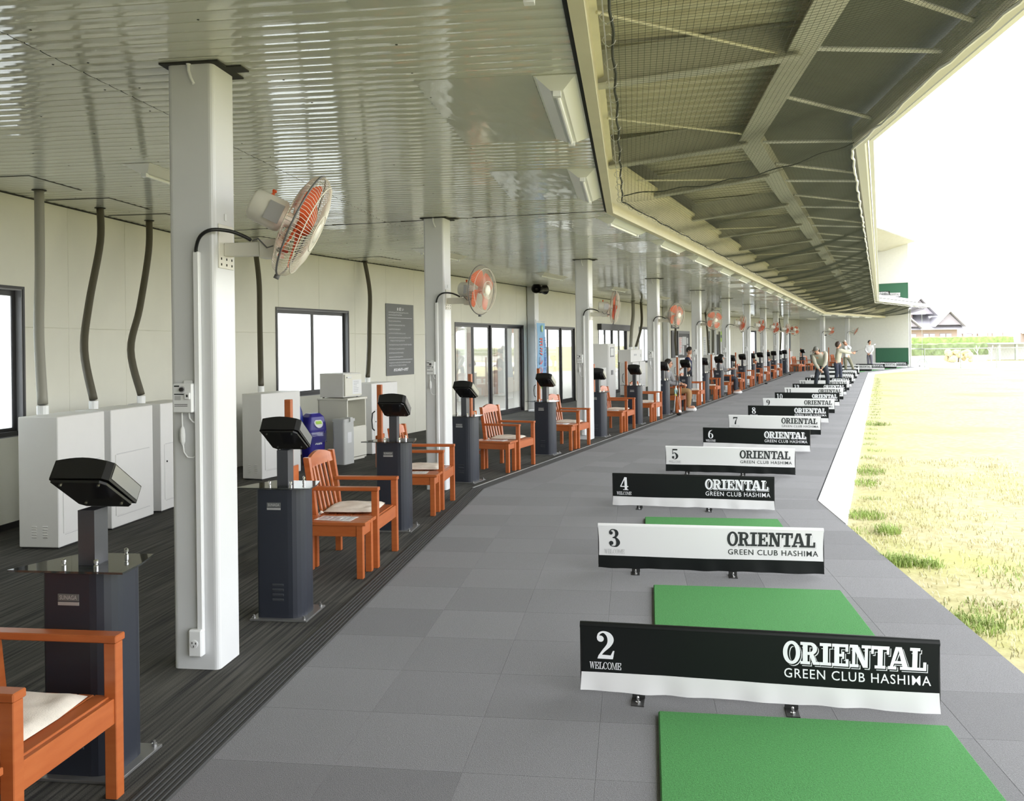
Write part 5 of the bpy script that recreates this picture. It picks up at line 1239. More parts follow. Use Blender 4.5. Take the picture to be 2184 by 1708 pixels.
# ------------------------------------------------------------------ people
SKINV={}
def skin_mesh(pts,edges,radii,sub=2,root=0):
    me=bpy.data.meshes.new('skin_source'); me.from_pydata([tuple(p) for p in pts],edges,[]); o=bpy.data.objects.new('skin_source',me); C.objects.link(o)
    o.modifiers.new('skin','SKIN'); o.modifiers.new('sub','SUBSURF').levels=sub
    for v,r in zip(me.skin_vertices[0].data,radii): v.radius=(r,r) if not isinstance(r,tuple) else r
    me.skin_vertices[0].data[root].use_root=True
    bpy.context.view_layer.update(); ev=o.evaluated_get(bpy.context.evaluated_depsgraph_get()); m=ev.to_mesh()
    V=[tuple(v.co) for v in m.vertices]; F=[tuple(p.vertices) for p in m.polygons]; ev.to_mesh_clear(); bpy.data.objects.remove(o); bpy.data.meshes.remove(me); return V,F
def V3(p): return Vector(p)
def hand(mb,w,d,nrm,curl=.5,sgn=1):
    """palm, four unequal bent fingers and a thumb from its side"""
    d=d.normalized(); nrm=(nrm-d*nrm.dot(d)).normalized(); sdir=d.cross(nrm)*sgn
    mb.ball(w+d*.045,(.04,.04,.04),8,6,0,M=Matrix((d,sdir,nrm)).transposed()@Matrix.Diagonal((1.15,1.0,.42)))
    for i,L in enumerate((.062,.072,.067,.052)):
        b=w+d*.08+sdir*(-.03+.02*i); p=[b]; a=0
        for k in range(3): a+=curl; p.append(p[-1]+(d*cos(a)+nrm*sin(a))*L/3)
        mb.tube(p,[.0095,.009,.0082,.0065],6)
    b=w+d*.03-sdir*.034; mb.tube([b,b+(d*.7-sdir*.6)*.03,b+(d*.95-sdir*.35+nrm*.5)*.055],[.0115,.010,.008],6)
def person(label,loc,rz,J,mats,hair_len=.0,cap=None,collar=True,headscale=1.0):
    t=thing('person',label,'person',loc,rz); g={k:V3(v) for k,v in J.items() if isinstance(v,tuple)}
    pel,che,nec,hed=g['pel'],g['che'],g['nec'],g['hed']
    mid=(pel+che)/2
    def seg(names): return [g[n] for n in names]
    # continuous body
    P=[pel,mid,che,nec,nec.lerp(hed,.45)]+seg(['shL','elL','wrL','shR','elR','wrR','hiL','knL','anL','hiR','knR','anR'])+[g['anL']+V3(J['ftL'])*.16,g['anR']+V3(J['ftR'])*.16]
    E=[(0,1),(1,2),(2,3),(3,4),(2,5),(5,6),(6,7),(2,8),(8,9),(9,10),(0,11),(11,12),(12,13),(0,14),(14,15),(15,16),(13,17),(16,18)]
    R=[(.13,.095),(.115,.085),(.125,.09),.05,.045,.048,.036,.025,.048,.036,.025,.072,.05,.034,.072,.05,.034,.028,.028]
    V,F=skin_mesh(P,E,R); mb=MB(); mb.add(V,F)
    for s_ in 'LR': hand(mb,g['wr'+s_],g['wr'+s_]-g['el'+s_],V3(J.get('pn'+s_,(0,0,-1))),J.get('curl',.55),1 if s_=='L' else -1)
    fd=V3(J['face']).normalized(); up=V3(J.get('up',(0,0,1))); up=(up-fd*up.dot(fd)).normalized(); sd=up.cross(fd)
    Mh=Matrix((fd,sd,up)).transposed(); hs=headscale
    def H(x,y,z): return hed+Mh@Vector((x*hs,y*hs,z*hs))
    v=[];f=[];nu,nv=18,13       # skull with jaw and chin
    for i in range(nv+1):
        th=pi*i/nv
        for k in range(nu):
            ph=2*pi*k/nu; x,y,z=.098*sin(th)*cos(ph),.076*sin(th)*sin(ph),.118*cos(th)
            if z<0: j=1-.28*(-z/.118)**1.3; y*=j; x=x*(1-.12*(-z/.118)) if x<0 else x*(1+.02)
            if x>.05: x*=.97
            v.append(H(x,y,z))
    for i in range(nv):
        for k in range(nu): f.append((i*nu+k,(i+1)*nu+k,(i+1)*nu+(k+1)%nu,i*nu+(k+1)%nu))
    mb.add(v,f)
    mb.ball(H(.103,0,-.012),.014*hs,8,6); mb.tube([H(.09,0,.025),H(.102,0,.0),H(.108,0,-.018)],[.008,.011,.013],6)
    for y in (-.03,.03): mb.ball(H(.086,y,.012),(.009*hs,)*3,6,5,1); mb.tube([H(.090,y-.014,.030),H(.093,y,.034),H(.090,y+.014,.030)],.0035,4,1)
    mb.tube([H(.088,-.024,-.055),H(.096,0,-.054),H(.088,.024,-.055)],.006,5,2)
    for y in (-.077,.077): mb.ball(H(-.005,y,-.005),(.02*hs,.010*hs,.030*hs),8,6)
    mb.build('body',['skin','eye_dark','lip'],t,smooth=True)
    # shirt
    sl=J.get('sleeve',1.0)
    eL=g['elL'].lerp(g['wrL'],.82*sl) ; eR=g['elR'].lerp(g['wrR'],.82*sl)
    hem=pel.lerp(mid,J.get('hem',-.25))
    P=[hem,mid,che,che.lerp(nec,.75),g['shL'],g['elL'],eL,g['shR'],g['elR'],eR]; E=[(0,1),(1,2),(2,3),(2,4),(4,5),(5,6),(2,7),(7,8),(8,9)]
    bk=J.get('bulk',1.0); R=[(.155*bk,.115*bk),(.142*bk,.108*bk),(.148*bk,.112*bk),.07,.075*bk,.056*bk,.044*bk,.075*bk,.056*bk,.044*bk]
    V,F=skin_mesh(P,E,R,2,1); mb=MB(); mb.add(V,F); mb.build('shirt',mats['shirt'],t,smooth=True)
    if 'vest' in mats:
        P=[hem,mid,che,che.lerp(nec,.8)]; V,F=skin_mesh(P,[(0,1),(1,2),(2,3)],[(.165,.125),(.155,.122),(.165,.125),.085],2,1); mb=MB(); mb.add(V,F); mb.build('vest',mats['vest'],t,smooth=True)
    # trousers
    P=[pel.lerp(mid,.35),pel,g['hiL'],g['knL'],g['anL'],g['hiR'],g['knR'],g['anR']]; E=[(0,1),(1,2),(2,3),(3,4),(1,5),(5,6),(6,7)]
    V,F=skin_mesh(P,E,[(.135,.10),(.145,.112),.096,.072,.056,.096,.072,.056],2,1); mb=MB(); mb.add(V,F); mb.build('trousers',mats['trousers'],t,smooth=True)
    for s_ in 'LR':
        d=V3(J['ft'+s_]).normalized(); a=g['an'+s_]; b=V3((a.x,a.y,a.z-.055)); mb=MB()
        mb.tube([b-d*.055,b-d*.03,b+d*.04,b+d*.12,b+d*.175,b+d*.195],[.022,.042,.046,.044,.034,.014],10); mb.v=[(x,y,max(z,a.z-.095)) for x,y,z in mb.v]; mb.build('shoe',mats['shoe'],t,smooth=True)
    # hair: a shell over the back and top of the skull
    v=[];f=[];nu,nv=18,9
    for i in range(nv+1):
        for k in range(nu):
            ph=2*pi*k/nu; front=max(0,cos(ph)); th=(pi*(.60+hair_len*.5)-front*pi*(.28+hair_len*.42))*i/nv
            x,y,z=.106*sin(th)*cos(ph),.084*sin(th)*sin(ph),.127*cos(th)
            if hair_len: x-=.012*sin(th); y*=1.10
            v.append(H(x-.004,y,z+.003))
    for i in range(nv):
        for k in range(nu): f.append((i*nu+k,(i+1)*nu+k,(i+1)*nu+(k+1)%nu,i*nu+(k+1)%nu))
    mb=MB(); mb.add(v,f); mb.build('hair',mats['hair'],t,smooth=True)
    if cap:
        mb=MB(); v=[];f=[]
        for i in range(7):
            th=pi*.47*i/6
            for k in range(16): ph=2*pi*k/16; v.append(H(.112*sin(th)*cos(ph),.09*sin(th)*sin(ph),.02+.118*cos(th)))
        for i in range(6):
            for k in range(16): f.append((i*16+k,(i+1)*16+k,(i+1)*16+(k+1)%16,i*16+(k+1)%16))
        mb.add(v,f,0); mb.add([H(.09,-.06,.03),H(.17,-.04,.02),H(.17,.04,.02),H(.09,.06,.03),H(.09,-.06,.036),H(.17,-.04,.026),H(.17,.04,.026),H(.09,.06,.036)],[(0,1,2,3),(7,6,5,4),(0,4,5,1),(1,5,6,2),(2,6,7,3)],1); mb.build('cap',cap,t,smooth=True)
    if J.get('glasses'):
        mb=MB()
        for y in (-.032,.032): mb.tube([H(.102,y+.022*cos(2*pi*k/10),.008+.017*sin(2*pi*k/10)) for k in range(10)],.0018,4,closed=True)
        for y in (-.078,.078): mb.tube([H(.10,y*.7,.012),H(.0,y,.014)],.0018,4)
        mb.tube([H(.104,-.01,.012),H(.104,.01,.012)],.0018,4); mb.build('glasses','frame_black',t)
    return t
def club(label,loc,rz,g0,g1,wood=False,grip=.26):
    """golf club from grip end to head"""
    t=thing('golf_club',label,'golf club',loc,rz); p,q=V3(g0),V3(g1); d=(q-p).normalized(); L=(q-p).length
    mb=MB(); mb.tube([p,p+d*grip],[.013,.010],8); mb.build('grip','cable_black',t)
    mb=MB(); mb.tube([p+d*grip,q],[.0065,.0045],6); mb.build('shaft','steel',t)
    mb=MB(); x=d.orthogonal().normalized() if abs(d.z)>.98 else Vector((d.y,-d.x,0)).normalized()
    if wood: mb.ball(q+x*.045,(.062,.045,.03),10,7)
    else:
        y=d.cross(x); c=[q-x*.01+d*.0,q+x*.075+d*.0,q+x*.085-d*.055,q-x*.008-d*.03]; mb.hexa([a-y*.009 for a in c]+[a+y*.009 for a in c])
    mb.build('club_head','head_black' if wood else 'chrome',t); return t
hB=-SEC['B'][1]; hC=-SEC['C'][1]
# seated man, facing the tees, at the eighth tee
cx,cy=6.60,.085
person('seated man in dark vest and khaki trousers on an armchair, facing the tees',wp('B',cx,cy,0),hB,
   dict(pel=(-.10,0,.50),che=(-.15,0,.86),nec=(-.13,0,1.02),hed=(-.095,0,1.15),shL=(-.13,.19,.95),elL=(-.02,.25,.70),wrL=(.22,.16,.66),shR=(-.13,-.19,.95),elR=(-.02,-.25,.69),wrR=(.23,-.12,.66),
        hiL=(-.06,.10,.47),knL=(.40,.13,.50),anL=(.36,.12,.10),hiR=(-.06,-.10,.47),knR=(.42,-.09,.50),anR=(.40,-.09,.10),ftL=(1,.15,0),ftR=(1,-.1,0),face=(1,.05,.02),pnL=(0,-.3,-1),pnR=(0,.3,-1),glasses=True,hem=0.0),
   dict(shirt='vest_grey',vest='vest_dark',trousers='trouser_khaki',shoe='shoe_white',hair='hair_black'))
# golfer bent over at impact
GP=wp('B',15.5,2.98,.024)
person('golfer in grey knit pullover bent over the ball, hands low between the legs',GP,hB,
   dict(pel=(.05,.14,.86),che=(-.03,-.12,1.17),nec=(-.09,-.24,1.27),hed=(-.125,-.34,1.355),shL=(.17,-.12,1.27),elL=(.17,-.28,.99),wrL=(.05,-.35,.74),shR=(-.23,-.14,1.15),elR=(-.16,-.29,.92),wrR=(-.005,-.36,.70),
        hiL=(.13,.12,.82),knL=(.20,.03,.45),anL=(.19,.10,.095),hiR=(-.07,.12,.82),knR=(-.14,.03,.45),anR=(-.19,.10,.095),ftL=(.3,-1,0),ftR=(-.2,-1,0),face=(.18,-.62,-.80),up=(0,-.7,.6),pnL=(-.6,.3,0),pnR=(.6,.3,0),curl=.9,bulk=1.08),
   dict(shirt='knit_olive',trousers='trouser_dark',shoe='shoe_white',hair='hair_grey'))
club('golf club swung through by the golfer in the grey pullover',GP,hB,(.04,-.33,.80),(-.05,-.62,.03),False,.2)
# woman in follow-through, arms stretched to the right
WP=wp('B',20.5,3.28,.024)
person('woman golfer with short dark hair, pale jumper and jeans, arms stretched to the right',WP,hB,
   dict(pel=(0,0,.86),che=(.02,0,1.18),nec=(.01,0,1.36),hed=(.03,.01,1.50),shL=(.12,.13,1.30),elL=(.34,.16,1.22),wrL=(.54,.10,1.20),shR=(.06,-.16,1.28),elR=(.32,-.13,1.20),wrR=(.53,-.02,1.18),
        hiL=(.06,.09,.82),knL=(.09,.12,.46),anL=(.10,.12,.095),hiR=(-.06,-.07,.82),knR=(-.02,-.10,.46),anR=(-.09,-.12,.095),ftL=(1,.2,0),ftR=(.9,-.3,0),face=(1,-.05,-.05),pnL=(0,-1,0),pnR=(0,1,0),curl=.9,hem=-.45,bulk=.98),
   dict(shirt='knit_cream',trousers='jean_navy',shoe='shoe_white',hair='hair_brown'),hair_len=.36)
club('golf club held out to the right by the woman in jeans',WP,hB,(.52,.04,1.185),(1.30,.25,1.50),False,.2)
# old man finishing his swing, club behind the head
OP=wp('B',30.5,3.2,.024)
person('white haired golfer finishing his swing in pale shirt and olive trousers, hands beside his face',OP,hB,
   dict(pel=(.06,0,.88),che=(.10,-.02,1.22),nec=(.03,-.03,1.42),hed=(-.02,-.06,1.56),shL=(.22,-.04,1.34),elL=(.24,-.22,1.26),wrL=(.06,-.19,1.47),shR=(-.06,-.08,1.36),elR=(.02,-.28,1.28),wrR=(.05,-.17,1.44),
        hiL=(.15,0,.84),knL=(.30,.0,.46),anL=(.42,.02,.095),hiR=(-.02,0,.84),knR=(.02,-.03,.46),anR=(.0,.03,.095),ftL=(.7,-.7,0),ftR=(.3,-1,0),face=(.30,-.9,-.15),pnL=(-.5,.5,0),pnR=(.5,.5,0),curl=1.0),
   dict(shirt='shirt_white',trousers='trouser_olive',shoe='shoe_white',hair='hair_white'))
club('golf club slung behind the white haired golfer',OP,hB,(.05,-.16,1.50),(-.90,.15,1.93),True,.2)
person('woman in a white shirt and grey trousers standing near the far end wall',wp('C',6.6,2.55,0),hC,
   dict(pel=(0,0,.90),che=(0,0,1.25),nec=(0,0,1.42),hed=(.01,-.01,1.57),shL=(.17,0,1.36),elL=(.21,-.05,1.10),wrL=(.06,-.17,.92),shR=(-.17,0,1.36),elR=(-.21,-.05,1.10),wrR=(-.05,-.17,.91),
        hiL=(.08,0,.86),knL=(.10,-.01,.48),anL=(.11,.02,.095),hiR=(-.08,0,.86),knR=(-.08,-.01,.48),anR=(-.08,.02,.095),ftL=(.4,-1,0),ftR=(0,-1,0),face=(.75,-.6,0),pnL=(0,.5,-.5),pnR=(0,.5,-.5),hem=-.55,bulk=1.08),
   dict(shirt='shirt_white',trousers='trouser_grey',shoe='head_black',hair='hair_black'),hair_len=.12)
STAND=dict(pel=(0,0,.90),che=(0,0,1.25),nec=(0,0,1.42),hed=(.03,0,1.57),shL=(0,.18,1.36),elL=(.05,.22,1.08),wrL=(.28,.14,1.02),shR=(0,-.18,1.36),elR=(.05,-.22,1.08),wrR=(.26,-.14,1.0),hiL=(0,.09,.86),knL=(.02,.10,.48),anL=(0,.10,.095),hiR=(0,-.09,.86),knR=(.02,-.10,.48),anR=(0,-.10,.095),ftL=(1,.2,0),ftR=(1,-.2,0),face=(1,0,-.1))
def seated(dx=0): return dict(pel=(-.10,0,.50),che=(-.15,0,.86),nec=(-.13,0,1.02),hed=(-.09,0,1.15),shL=(-.13,.19,.95),elL=(.02,.25,.74),wrL=(.24,.16,.80),shR=(-.13,-.19,.95),elR=(.0,-.25,.74),wrR=(.20,-.18,.80),hiL=(-.06,.10,.47),knL=(.38,.13,.50),anL=(.36,.12,.10),hiR=(-.06,-.10,.47),knR=(.38,-.09,.50),anR=(.36,-.09,.10),ftL=(1,.15,0),ftR=(1,-.1,0),face=(1,-.1,0),hem=0.0)
person('person in a navy top standing behind the dark console, mostly hidden by a pillar',wp('B',11.5,-.5,0),hB,dict(STAND,hed=(.03,0,1.42),che=(0,0,1.10),nec=(0,0,1.27),shL=(0,.18,1.20),shR=(0,-.18,1.20),elL=(.05,.22,.98),wrL=(.2,.1,1.0),elR=(.02,-.24,.98),wrR=(-.1,-.36,.93)),dict(shirt='navy',trousers='trouser_dark',shoe='shoe_white',hair='hair_black'))
person('person in grey top and black and white cap seated behind a console',wp('B',14.25,.085,0),hB,seated(),dict(shirt='vest_grey',trousers='trouser_dark',shoe='shoe_white',hair='hair_black'),cap=['head_black','print_white'])
# ------------------------------------------------------------------ golf bags, clubs, bottle
def golf_bag(label,s,a,n,rz,lean,mA='bag_black',nclub=6,seed=1,headless=False):
    t=at('golf_bag',label,'golf bag',s,a,n,0,rz); rr=random.Random(seed); R=Matrix.Rotation(lean,4,'X')
    mb=MB(); mb.lathe([(.11,.0),(.125,.02),(.125,.12),(.115,.4),(.12,.72),(.135,.80),(.14,.86),(.125,.865),(.12,.80)],14,M=R,cap=False); mb.lathe([(.0,.004),(.12,.004)],14,M=R,cap=False); b=mb.build('bag_body',mA,t,smooth=False)
    for (y,z,h,w) in ((-.125,.14,.26,.08),(-.125,.46,.2,.07)): mb=MB(); mb.bev(-w,w,y-.045,y+.03,z,z+h,.02,M=R); mb.build('pocket','bag_grey' if mA=='bag_black' and z>.3 else 'bag_black',t)
    mb=MB(); mb.tube([R@Vector(p) for p in ((.11,-.06,.74),(.20,-.14,.6),(.19,-.14,.4),(.10,-.08,.28))],.016,6); mb.build('strap','bag_grey',t)
    mb=MB(); mb.tube([R@Vector((.14*cos(2*pi*k/20),.14*sin(2*pi*k/20),.85)) for k in range(20)],.012,6,closed=True); mb.build('rim','bag_grey',t)
    for k in range(nclub):
        x,y=rr.uniform(-.07,.07),rr.uniform(-.07,.07); z1=rr.uniform(1.0,1.16); mb=MB(); p=R@Vector((x,y,.75)); q=R@Vector((x*1.4,y*1.4,z1)); mb.tube([p,q],.006,5,0)
        if rr.random()<.5: mb.ball(q,(.045,.05,.035),8,6,1)
        else: mb.bx(q.x-.035,q.x+.035,q.y-.01,q.y+.01,q.z-.02,q.z+.035,2)
        mb.build('club',['steel','head_black','chrome'],t)
    return t
golf_bag('black golf bag leaning beside the armchair under the sixth pillar','B',19.1,-.42,.3,.12,seed=4,nclub=7)
golf_bag('black golf bag with club covers standing behind the far consoles','B',25.9,-.45,-.4,.1,seed=8)
golf_bag('black golf bag in the far corner left of the bent golfer','C',5.95,-.55,.2,.15,seed=5,nclub=7)
club('driver with black head leaning on the side table by the seated man',wp('B',0,0,0),hB,(.30,6.20-.03,.47),(.80,5.72,.035),True,.24) if False else None
def club_at(label,s,g0,g1,wood): p=wp(s,*g0); q=wp(s,*g1); return club(label,(0,0,0),0,p,q,wood)
club_at('driver with black head leaning against the side table by the seated man','B',(6.02,.30,.55),(5.32,.56,.033),True)
club_at('shiny iron standing left of the driver by the seated man','B',(6.00,.33,.90),(5.76,.30,.03),False)
club_at('shiny iron between the console and the driver by the seated man','B',(6.0,.36,.86),(5.95,.42,.03),False)
club_at('iron lying with its head on the grey tees beyond the tenth tee','B',(22.0,.28,.85),(21.0,.66,.033),True)
club_at('pale headed wood leaning at the last chairs before the bend','B',(31.6,.30,.85),(31.2,.62,.033),True)
t=at('drink_bottle','clear bottle with turquoise label and white cap on the side table by the seated man','bottle','B',6.13,.27,.403)
mb=MB(); mb.lathe([(.03,.001),(.033,.01),(.033,.05)],14); mb.build('drink','drink_yellow',t); mb=MB(); mb.lathe([(.0335,.05),(.0335,.14)],14,cap=False); mb.build('label','bottle_cyan',t); mb=MB(); mb.lathe([(.033,.14),(.032,.16),(.016,.19),(.014,.20)],14,cap=False); mb.build('neck','bottle_clear',t); mb=MB(); mb.lathe([(.016,.198),(.016,.225)],12); mb.build('cap','pvc_white',t)
# ------------------------------------------------------------------ outside: grass tufts, fence, hedge, house, poles
def blades(name,m,spots,label,par_kind='stuff'):
    mb=MB(); v=[];f=[]; rr=random.Random(hash(name)%1000 if False else len(name))
    for (cx,cy,rad,num,h) in spots:
        for _ in range(num):
            an=rr.uniform(0,2*pi); rd=rad*rr.random()**.6; x,y=cx+rd*cos(an),cy+rd*sin(an)
            hh=h*rr.uniform(.4,1.1); la=rr.uniform(0,2*pi); ln=hh*rr.uniform(.3,1.3); wd=.0035; k=len(v)
            px,py=-sin(la)*wd,cos(la)*wd
            v += [(x-px,y-py,-.07),(x+px,y+py,-.07),(x+cos(la)*ln*.4+px*.7,y+sin(la)*ln*.4+py*.7,-.07+hh*.7),(x+cos(la)*ln*.4-px*.7,y+sin(la)*ln*.4-py*.7,-.07+hh*.7),(x+cos(la)*ln,y+sin(la)*ln,-.07+hh*.8)]
            f += [(k,k+1,k+2,k+3),(k+3,k+2,k+4)]
    mb.add(v,f); o=mb.build(name,m,kind='stuff'); tag(o,label,'grass'); return o
sp=[]; rr=random.Random(21)
for _ in range(900):
    a=rr.uniform(-3,9); n=4.25+rr.random()**1.5*7; p=w2('A',a,n) if a<4.5 else w2('A',a,n+.1)
    q=p-SEC['B'][0]; 
    if q.dot(side(SEC['B'][1]))<4.55 and a>4: continue
    sp.append((p.x,p.y,.22,26,.05))
blades('dry_grass','blade_straw',sp,'short dry straw coloured grass beside the tees')
gs=[(2.96,6.78,.13,300,.10),(3.15,6.70,.10,160,.08),(3.33,7.88,.12,200,.10),(3.42,8.6,.2,240,.08),(2.73,5.27,.18,260,.07),(3.0,5.5,.3,200,.05),(4.6,11.5,.25,260,.08),(4.2,10.6,.2,200,.08),(7.4,18.0,.3,240,.10),(3.7,6.3,.4,220,.05),(4.3,5.6,.5,260,.05)]
for k in range(40): a=-6.2+k*.9; p=w2('B',a,4.6+rr.uniform(-.05,.1)); gs.append((p.x,p.y,.14,40,.05))
blades('green_grass','blade_green',gs,'fresh green weed tufts along the concrete edge')
fx0,fy0,fx1,fy1=24.8,53.0,60.0,55.6
fe=thing('field_fence','low grey pipe fence with wire mesh along the far edge of the field','fence',(0,0,0))
def fp(u,z): return Vector((fx0+(fx1-fx0)*u,fy0+(fy1-fy0)*u,z))
mb=MB(); mb.tube([fp(0,1.12),fp(1,1.12)],.03,8); mb.build('top_rail','rail_grey',fe)
mb=MB(); mb.tube([fp(0,.02),fp(1,.02)],.02,6); mb.build('bottom_rail','rail_grey',fe)
L=fx1-fx0; mb=MB(); mb.tube([fp(0,1.12),(25.9,58.5,1.12)],.03,8); mb.build('side_rail','rail_grey',fe)
k=0.0
while k<L: mb=MB(); mb.tube([fp(k/L,-.07),fp(k/L,1.12)],.028,8); mb.build('post','rail_grey',fe); k+=2.25
mb=MB()
for i in range(180): u=i/180; mb.tube([fp(u,.02),fp(min(u+.018,1),1.1)],.003,3); mb.tube([fp(min(u+.018,1),.02),fp(u,1.1)],.003,3)
mb.build('mesh','rail_grey',fe,kind='stuff')
mb=MB(); mb.hexa([(20,54.2,-.07),(130,60,-.07),(130,68,-.07),(20,66,-.07),(20,54.2,-.03),(130,60,-.03),(130,68,-.03),(20,66,-.03)]); mb.build('ground.002','concrete',kind='structure')
for i,x in enumerate((25.5,28.2,31.2,34.2)):
    o=MB(); o.bev(-.45,.45,-.12,.12,0,.16,.03); q=o.build('kerb_block','concrete',None,loc=(x+.3,54.9+.09*i,-.03)); tag(q,f'grey concrete kerb block lying beyond the field fence, {WORDS[i]} from the left' if i else 'grey concrete kerb block lying beyond the field fence, leftmost','kerb','kerb blocks beyond the fence')
def hedge(label,p,q,d,z0,z1,m,seed):
    rr=random.Random(seed); t=thing('hedge',label,'hedge',(p[0],p[1],0)); mb=MB(); N=int(abs(q[0]-p[0])/.28)+2; M_=5; v=[];f=[]
    ringp=[(0,z0),(-.04,z0+(z1-z0)*.5),(0,z1-.08),(d*.3,z1),(d*.7,z1),(d,z1-.1),(d,z0)]
    for i in range(N+1):
        for (y,z) in ringp: v.append(((q[0]-p[0])*i/N+rr.uniform(-.05,.05),(q[1]-p[1])*i/N+y+rr.uniform(-.06,.06),z+rr.uniform(-.05,.05)*(1 if z>z0 else 0)))
    k=len(ringp)
    for i in range(N):
        for j in range(k-1): a=i*k+j; f.append((a,a+1,a+k+1,a+k))
    mb.add(v,f); mb.build('foliage',m,t); 
    mb=MB(); mb.hexa([(0,.1,-.07),(q[0]-p[0],q[1]-p[1]+.1,-.07),(q[0]-p[0],q[1]-p[1]+d,-.07),(0,d,-.07),(0,.1,z0+.05),(q[0]-p[0],q[1]-p[1]+.1,z0+.05),(q[0]-p[0],q[1]-p[1]+d,z0+.05),(0,d,z0+.05)]); mb.build('kerb_wall','concrete',t); return t
hedge('long clipped green hedge beyond the field fence',(30.5,71),(39.0,72.3),1.2,.42,1.38,'hedge_dark',1)
hedge('long clipped green hedge at right beyond the fence',(43.8,72.6),(80,76),1.2,.55,1.25,'hedge_dark',2)
hedge('higher yellow green hedge in front of the house',(40,95),(55.2,97),1.5,.9,2.0,'hedge',3)
t=thing('bush','dry brown bush between the fence and the hedge','bush',(33.4,66,-.05)); mb=MB(); rr=random.Random(4)
for k in range(26): mb.ball((rr.uniform(-.9,.9),rr.uniform(-.5,.5),rr.uniform(.15,.8)),rr.uniform(.14,.3),7,5)
mb.build('foliage','shrub',t); mb=MB(); mb.tube([(0,0,0),(.05,0,.5)],.05,6); mb.build('stem','soil',t)
for i,(x,y) in enumerate(((35.1,66.5),(36.3,66.8))):
    t=thing('young_tree','thin pale bare sapling '+('left' if i==0 else 'right')+' of the pair in front of the hedge','tree',(x,y,-.05)); mb=MB(); mb.tube([(0,0,0),(.02,0,.6),(-.08+.2*i,0,1.25)],[.035,.03,.015],6); mb.build('trunk','pvc_white',t)
    for k in range(3): mb=MB(); mb.tube([(.02,0,.6+.12*k),(-.25+.22*k,.05,1.0+.1*k)],[.02,.008],5); mb.build('branch','pvc_white',t)
# white carport with dark posts beyond the fence
t=thing('carport','low white carport with dark posts beyond the fence','carport',(41.3,71.5,0))
mb=MB(); mb.bx(-1.9,1.9,2.2,2.35,-.05,1.25); mb.build('back_wall','pvc_white',t); mb=MB(); mb.bx(-2.0,2.0,-.1,2.5,1.25,1.36); mb.build('flat_roof','rail_grey',t)
for x in (-1.75,-.35,.95,1.8): mb=MB(); mb.bx(x-.09,x+.09,0,.18,-.05,1.25); mb.build('post','rail_grey',t)
# house with grey tiled hip-and-gable roofs
HX,HY=50.0,112.0
t=thing('house','large traditional house with grey tiled gabled roofs beyond the hedge','house',(HX,HY,0))
mb=MB(); mb.bx(-9,6.6,0,8,-.05,3.0); mb.build('wall','house_wall',t)
mb=MB(); mb.bx(-6,1.6,1.5,7,3.0,5.0); mb.build('upper_wall','house_wall',t)
def hip(name,x0,x1,y0,y1,z0,z1,ins):
    mb=MB(); mb.add([(x0,y0,z0),(x1,y0,z0),(x1,y1,z0),(x0,y1,z0),(x0+ins,(y0+y1)/2,z1),(x1-ins,(y0+y1)/2,z1)],[(0,1,5,4),(1,2,5),(2,3,4,5),(3,0,4),(3,2,1,0)]); return mb.build(name,'roof_tile',t)
hip('lower_roof',-10,7.6,-1.2,9.2,2.95,5.2,4.0); hip('upper_roof',-7.2,2.8,.3,8.2,4.95,7.2,3.2)
def gable(x,w,z0,z1,y):
    mb=MB(); mb.add([(x-w,y,z0),(x+w,y,z0),(x,y,z1),(x-w,y+3.2,z0),(x+w,y+3.2,z0),(x,y+3.2,z1)],[(0,1,2),(3,5,4)]); r=mb.build('gable_panel','house_gable',t)
    for sg in (-1,1):
        mb=MB(); a=Vector((x+sg*(w+.45),y-.4,z0-.25)); b=Vector((x,y-.4,z1+.22)); c_=Vector((0,3.6,0)); u=Vector((0,0,.16)); mb.hexa([a,b,b+c_,a+c_,a+u,b+u,b+c_+u,a+c_+u]); mb.build('gable_roof','roof_tile',t)
gable(2.15,1.7,5.0,6.75,.6); gable(5.1,1.5,3.55,5.0,-1.0); gable(-.6,1.7,3.35,4.7,-1.1)
for k,x in enumerate((-.2,1.0,2.6,3.4,4.7,5.5)):
    mb=MB(); mb.bx(x-.36,x+.36,-.04,.02,.9,2.5); w_=mb.build('window','house_gable',t); mb=MB(); mb.bx(x-.3,x+.3,-.06,-.035,.98,2.42); mb.build('pane','paper',w_)
for (x,y,z) in ((-.9,-1.2,2.95),(7.5,-1.2,2.95),(-2.2,.3,4.95)): mb=MB(); mb.ball((x,y,z),.16,8,6); mb.build('ridge_end_tile','paper',t)
for i,(x,y,w_) in enumerate(((62.2,116,2.2),(72,118,3.0))):
    t=thing('shelter',['open brown roofed shelter right of the house','brown roofed shed at the right edge beyond the hedge'][i],'shelter',(x,y,0)); mb=MB(); mb.hexa([(-w_,-1,2.35),(w_,-1,2.75),(w_,2,2.85),(-w_,2,2.45),(-w_,-1,2.47),(w_,-1,2.87),(w_,2,2.97),(-w_,2,2.57)]); mb.build('roof_sheet','house_gable',t)
    for px in (-w_+.2,0,w_-.2):
        for py in (-.8,1.8): mb=MB(); mb.bx(px-.07,px+.07,py-.07,py+.07,-.05,2.5); mb.build('post','house_wall',t)
    if i: mb=MB(); mb.bx(-w_+.1,w_-.1,1.5,1.6,.6,2.4); mb.build('panel','house_wall',t)
for i,(x,y,h) in enumerate(((66.5,121,7.2),(77.5,121,7.4))):
    t=thing('utility_pole',['pale utility pole left of the pair beyond the hedge','pale utility pole right of the pair beyond the hedge'][i],'pole',(x,y,-.05)); mb=MB(); mb.tube([(0,0,0),(0,0,h)],[.15,.1],8); mb.build('pole','pole_pale',t); mb=MB(); mb.bx(-.05,1.0,-.05,.05,h-.25,h-.15); mb.build('crossarm','pole_pale',t)
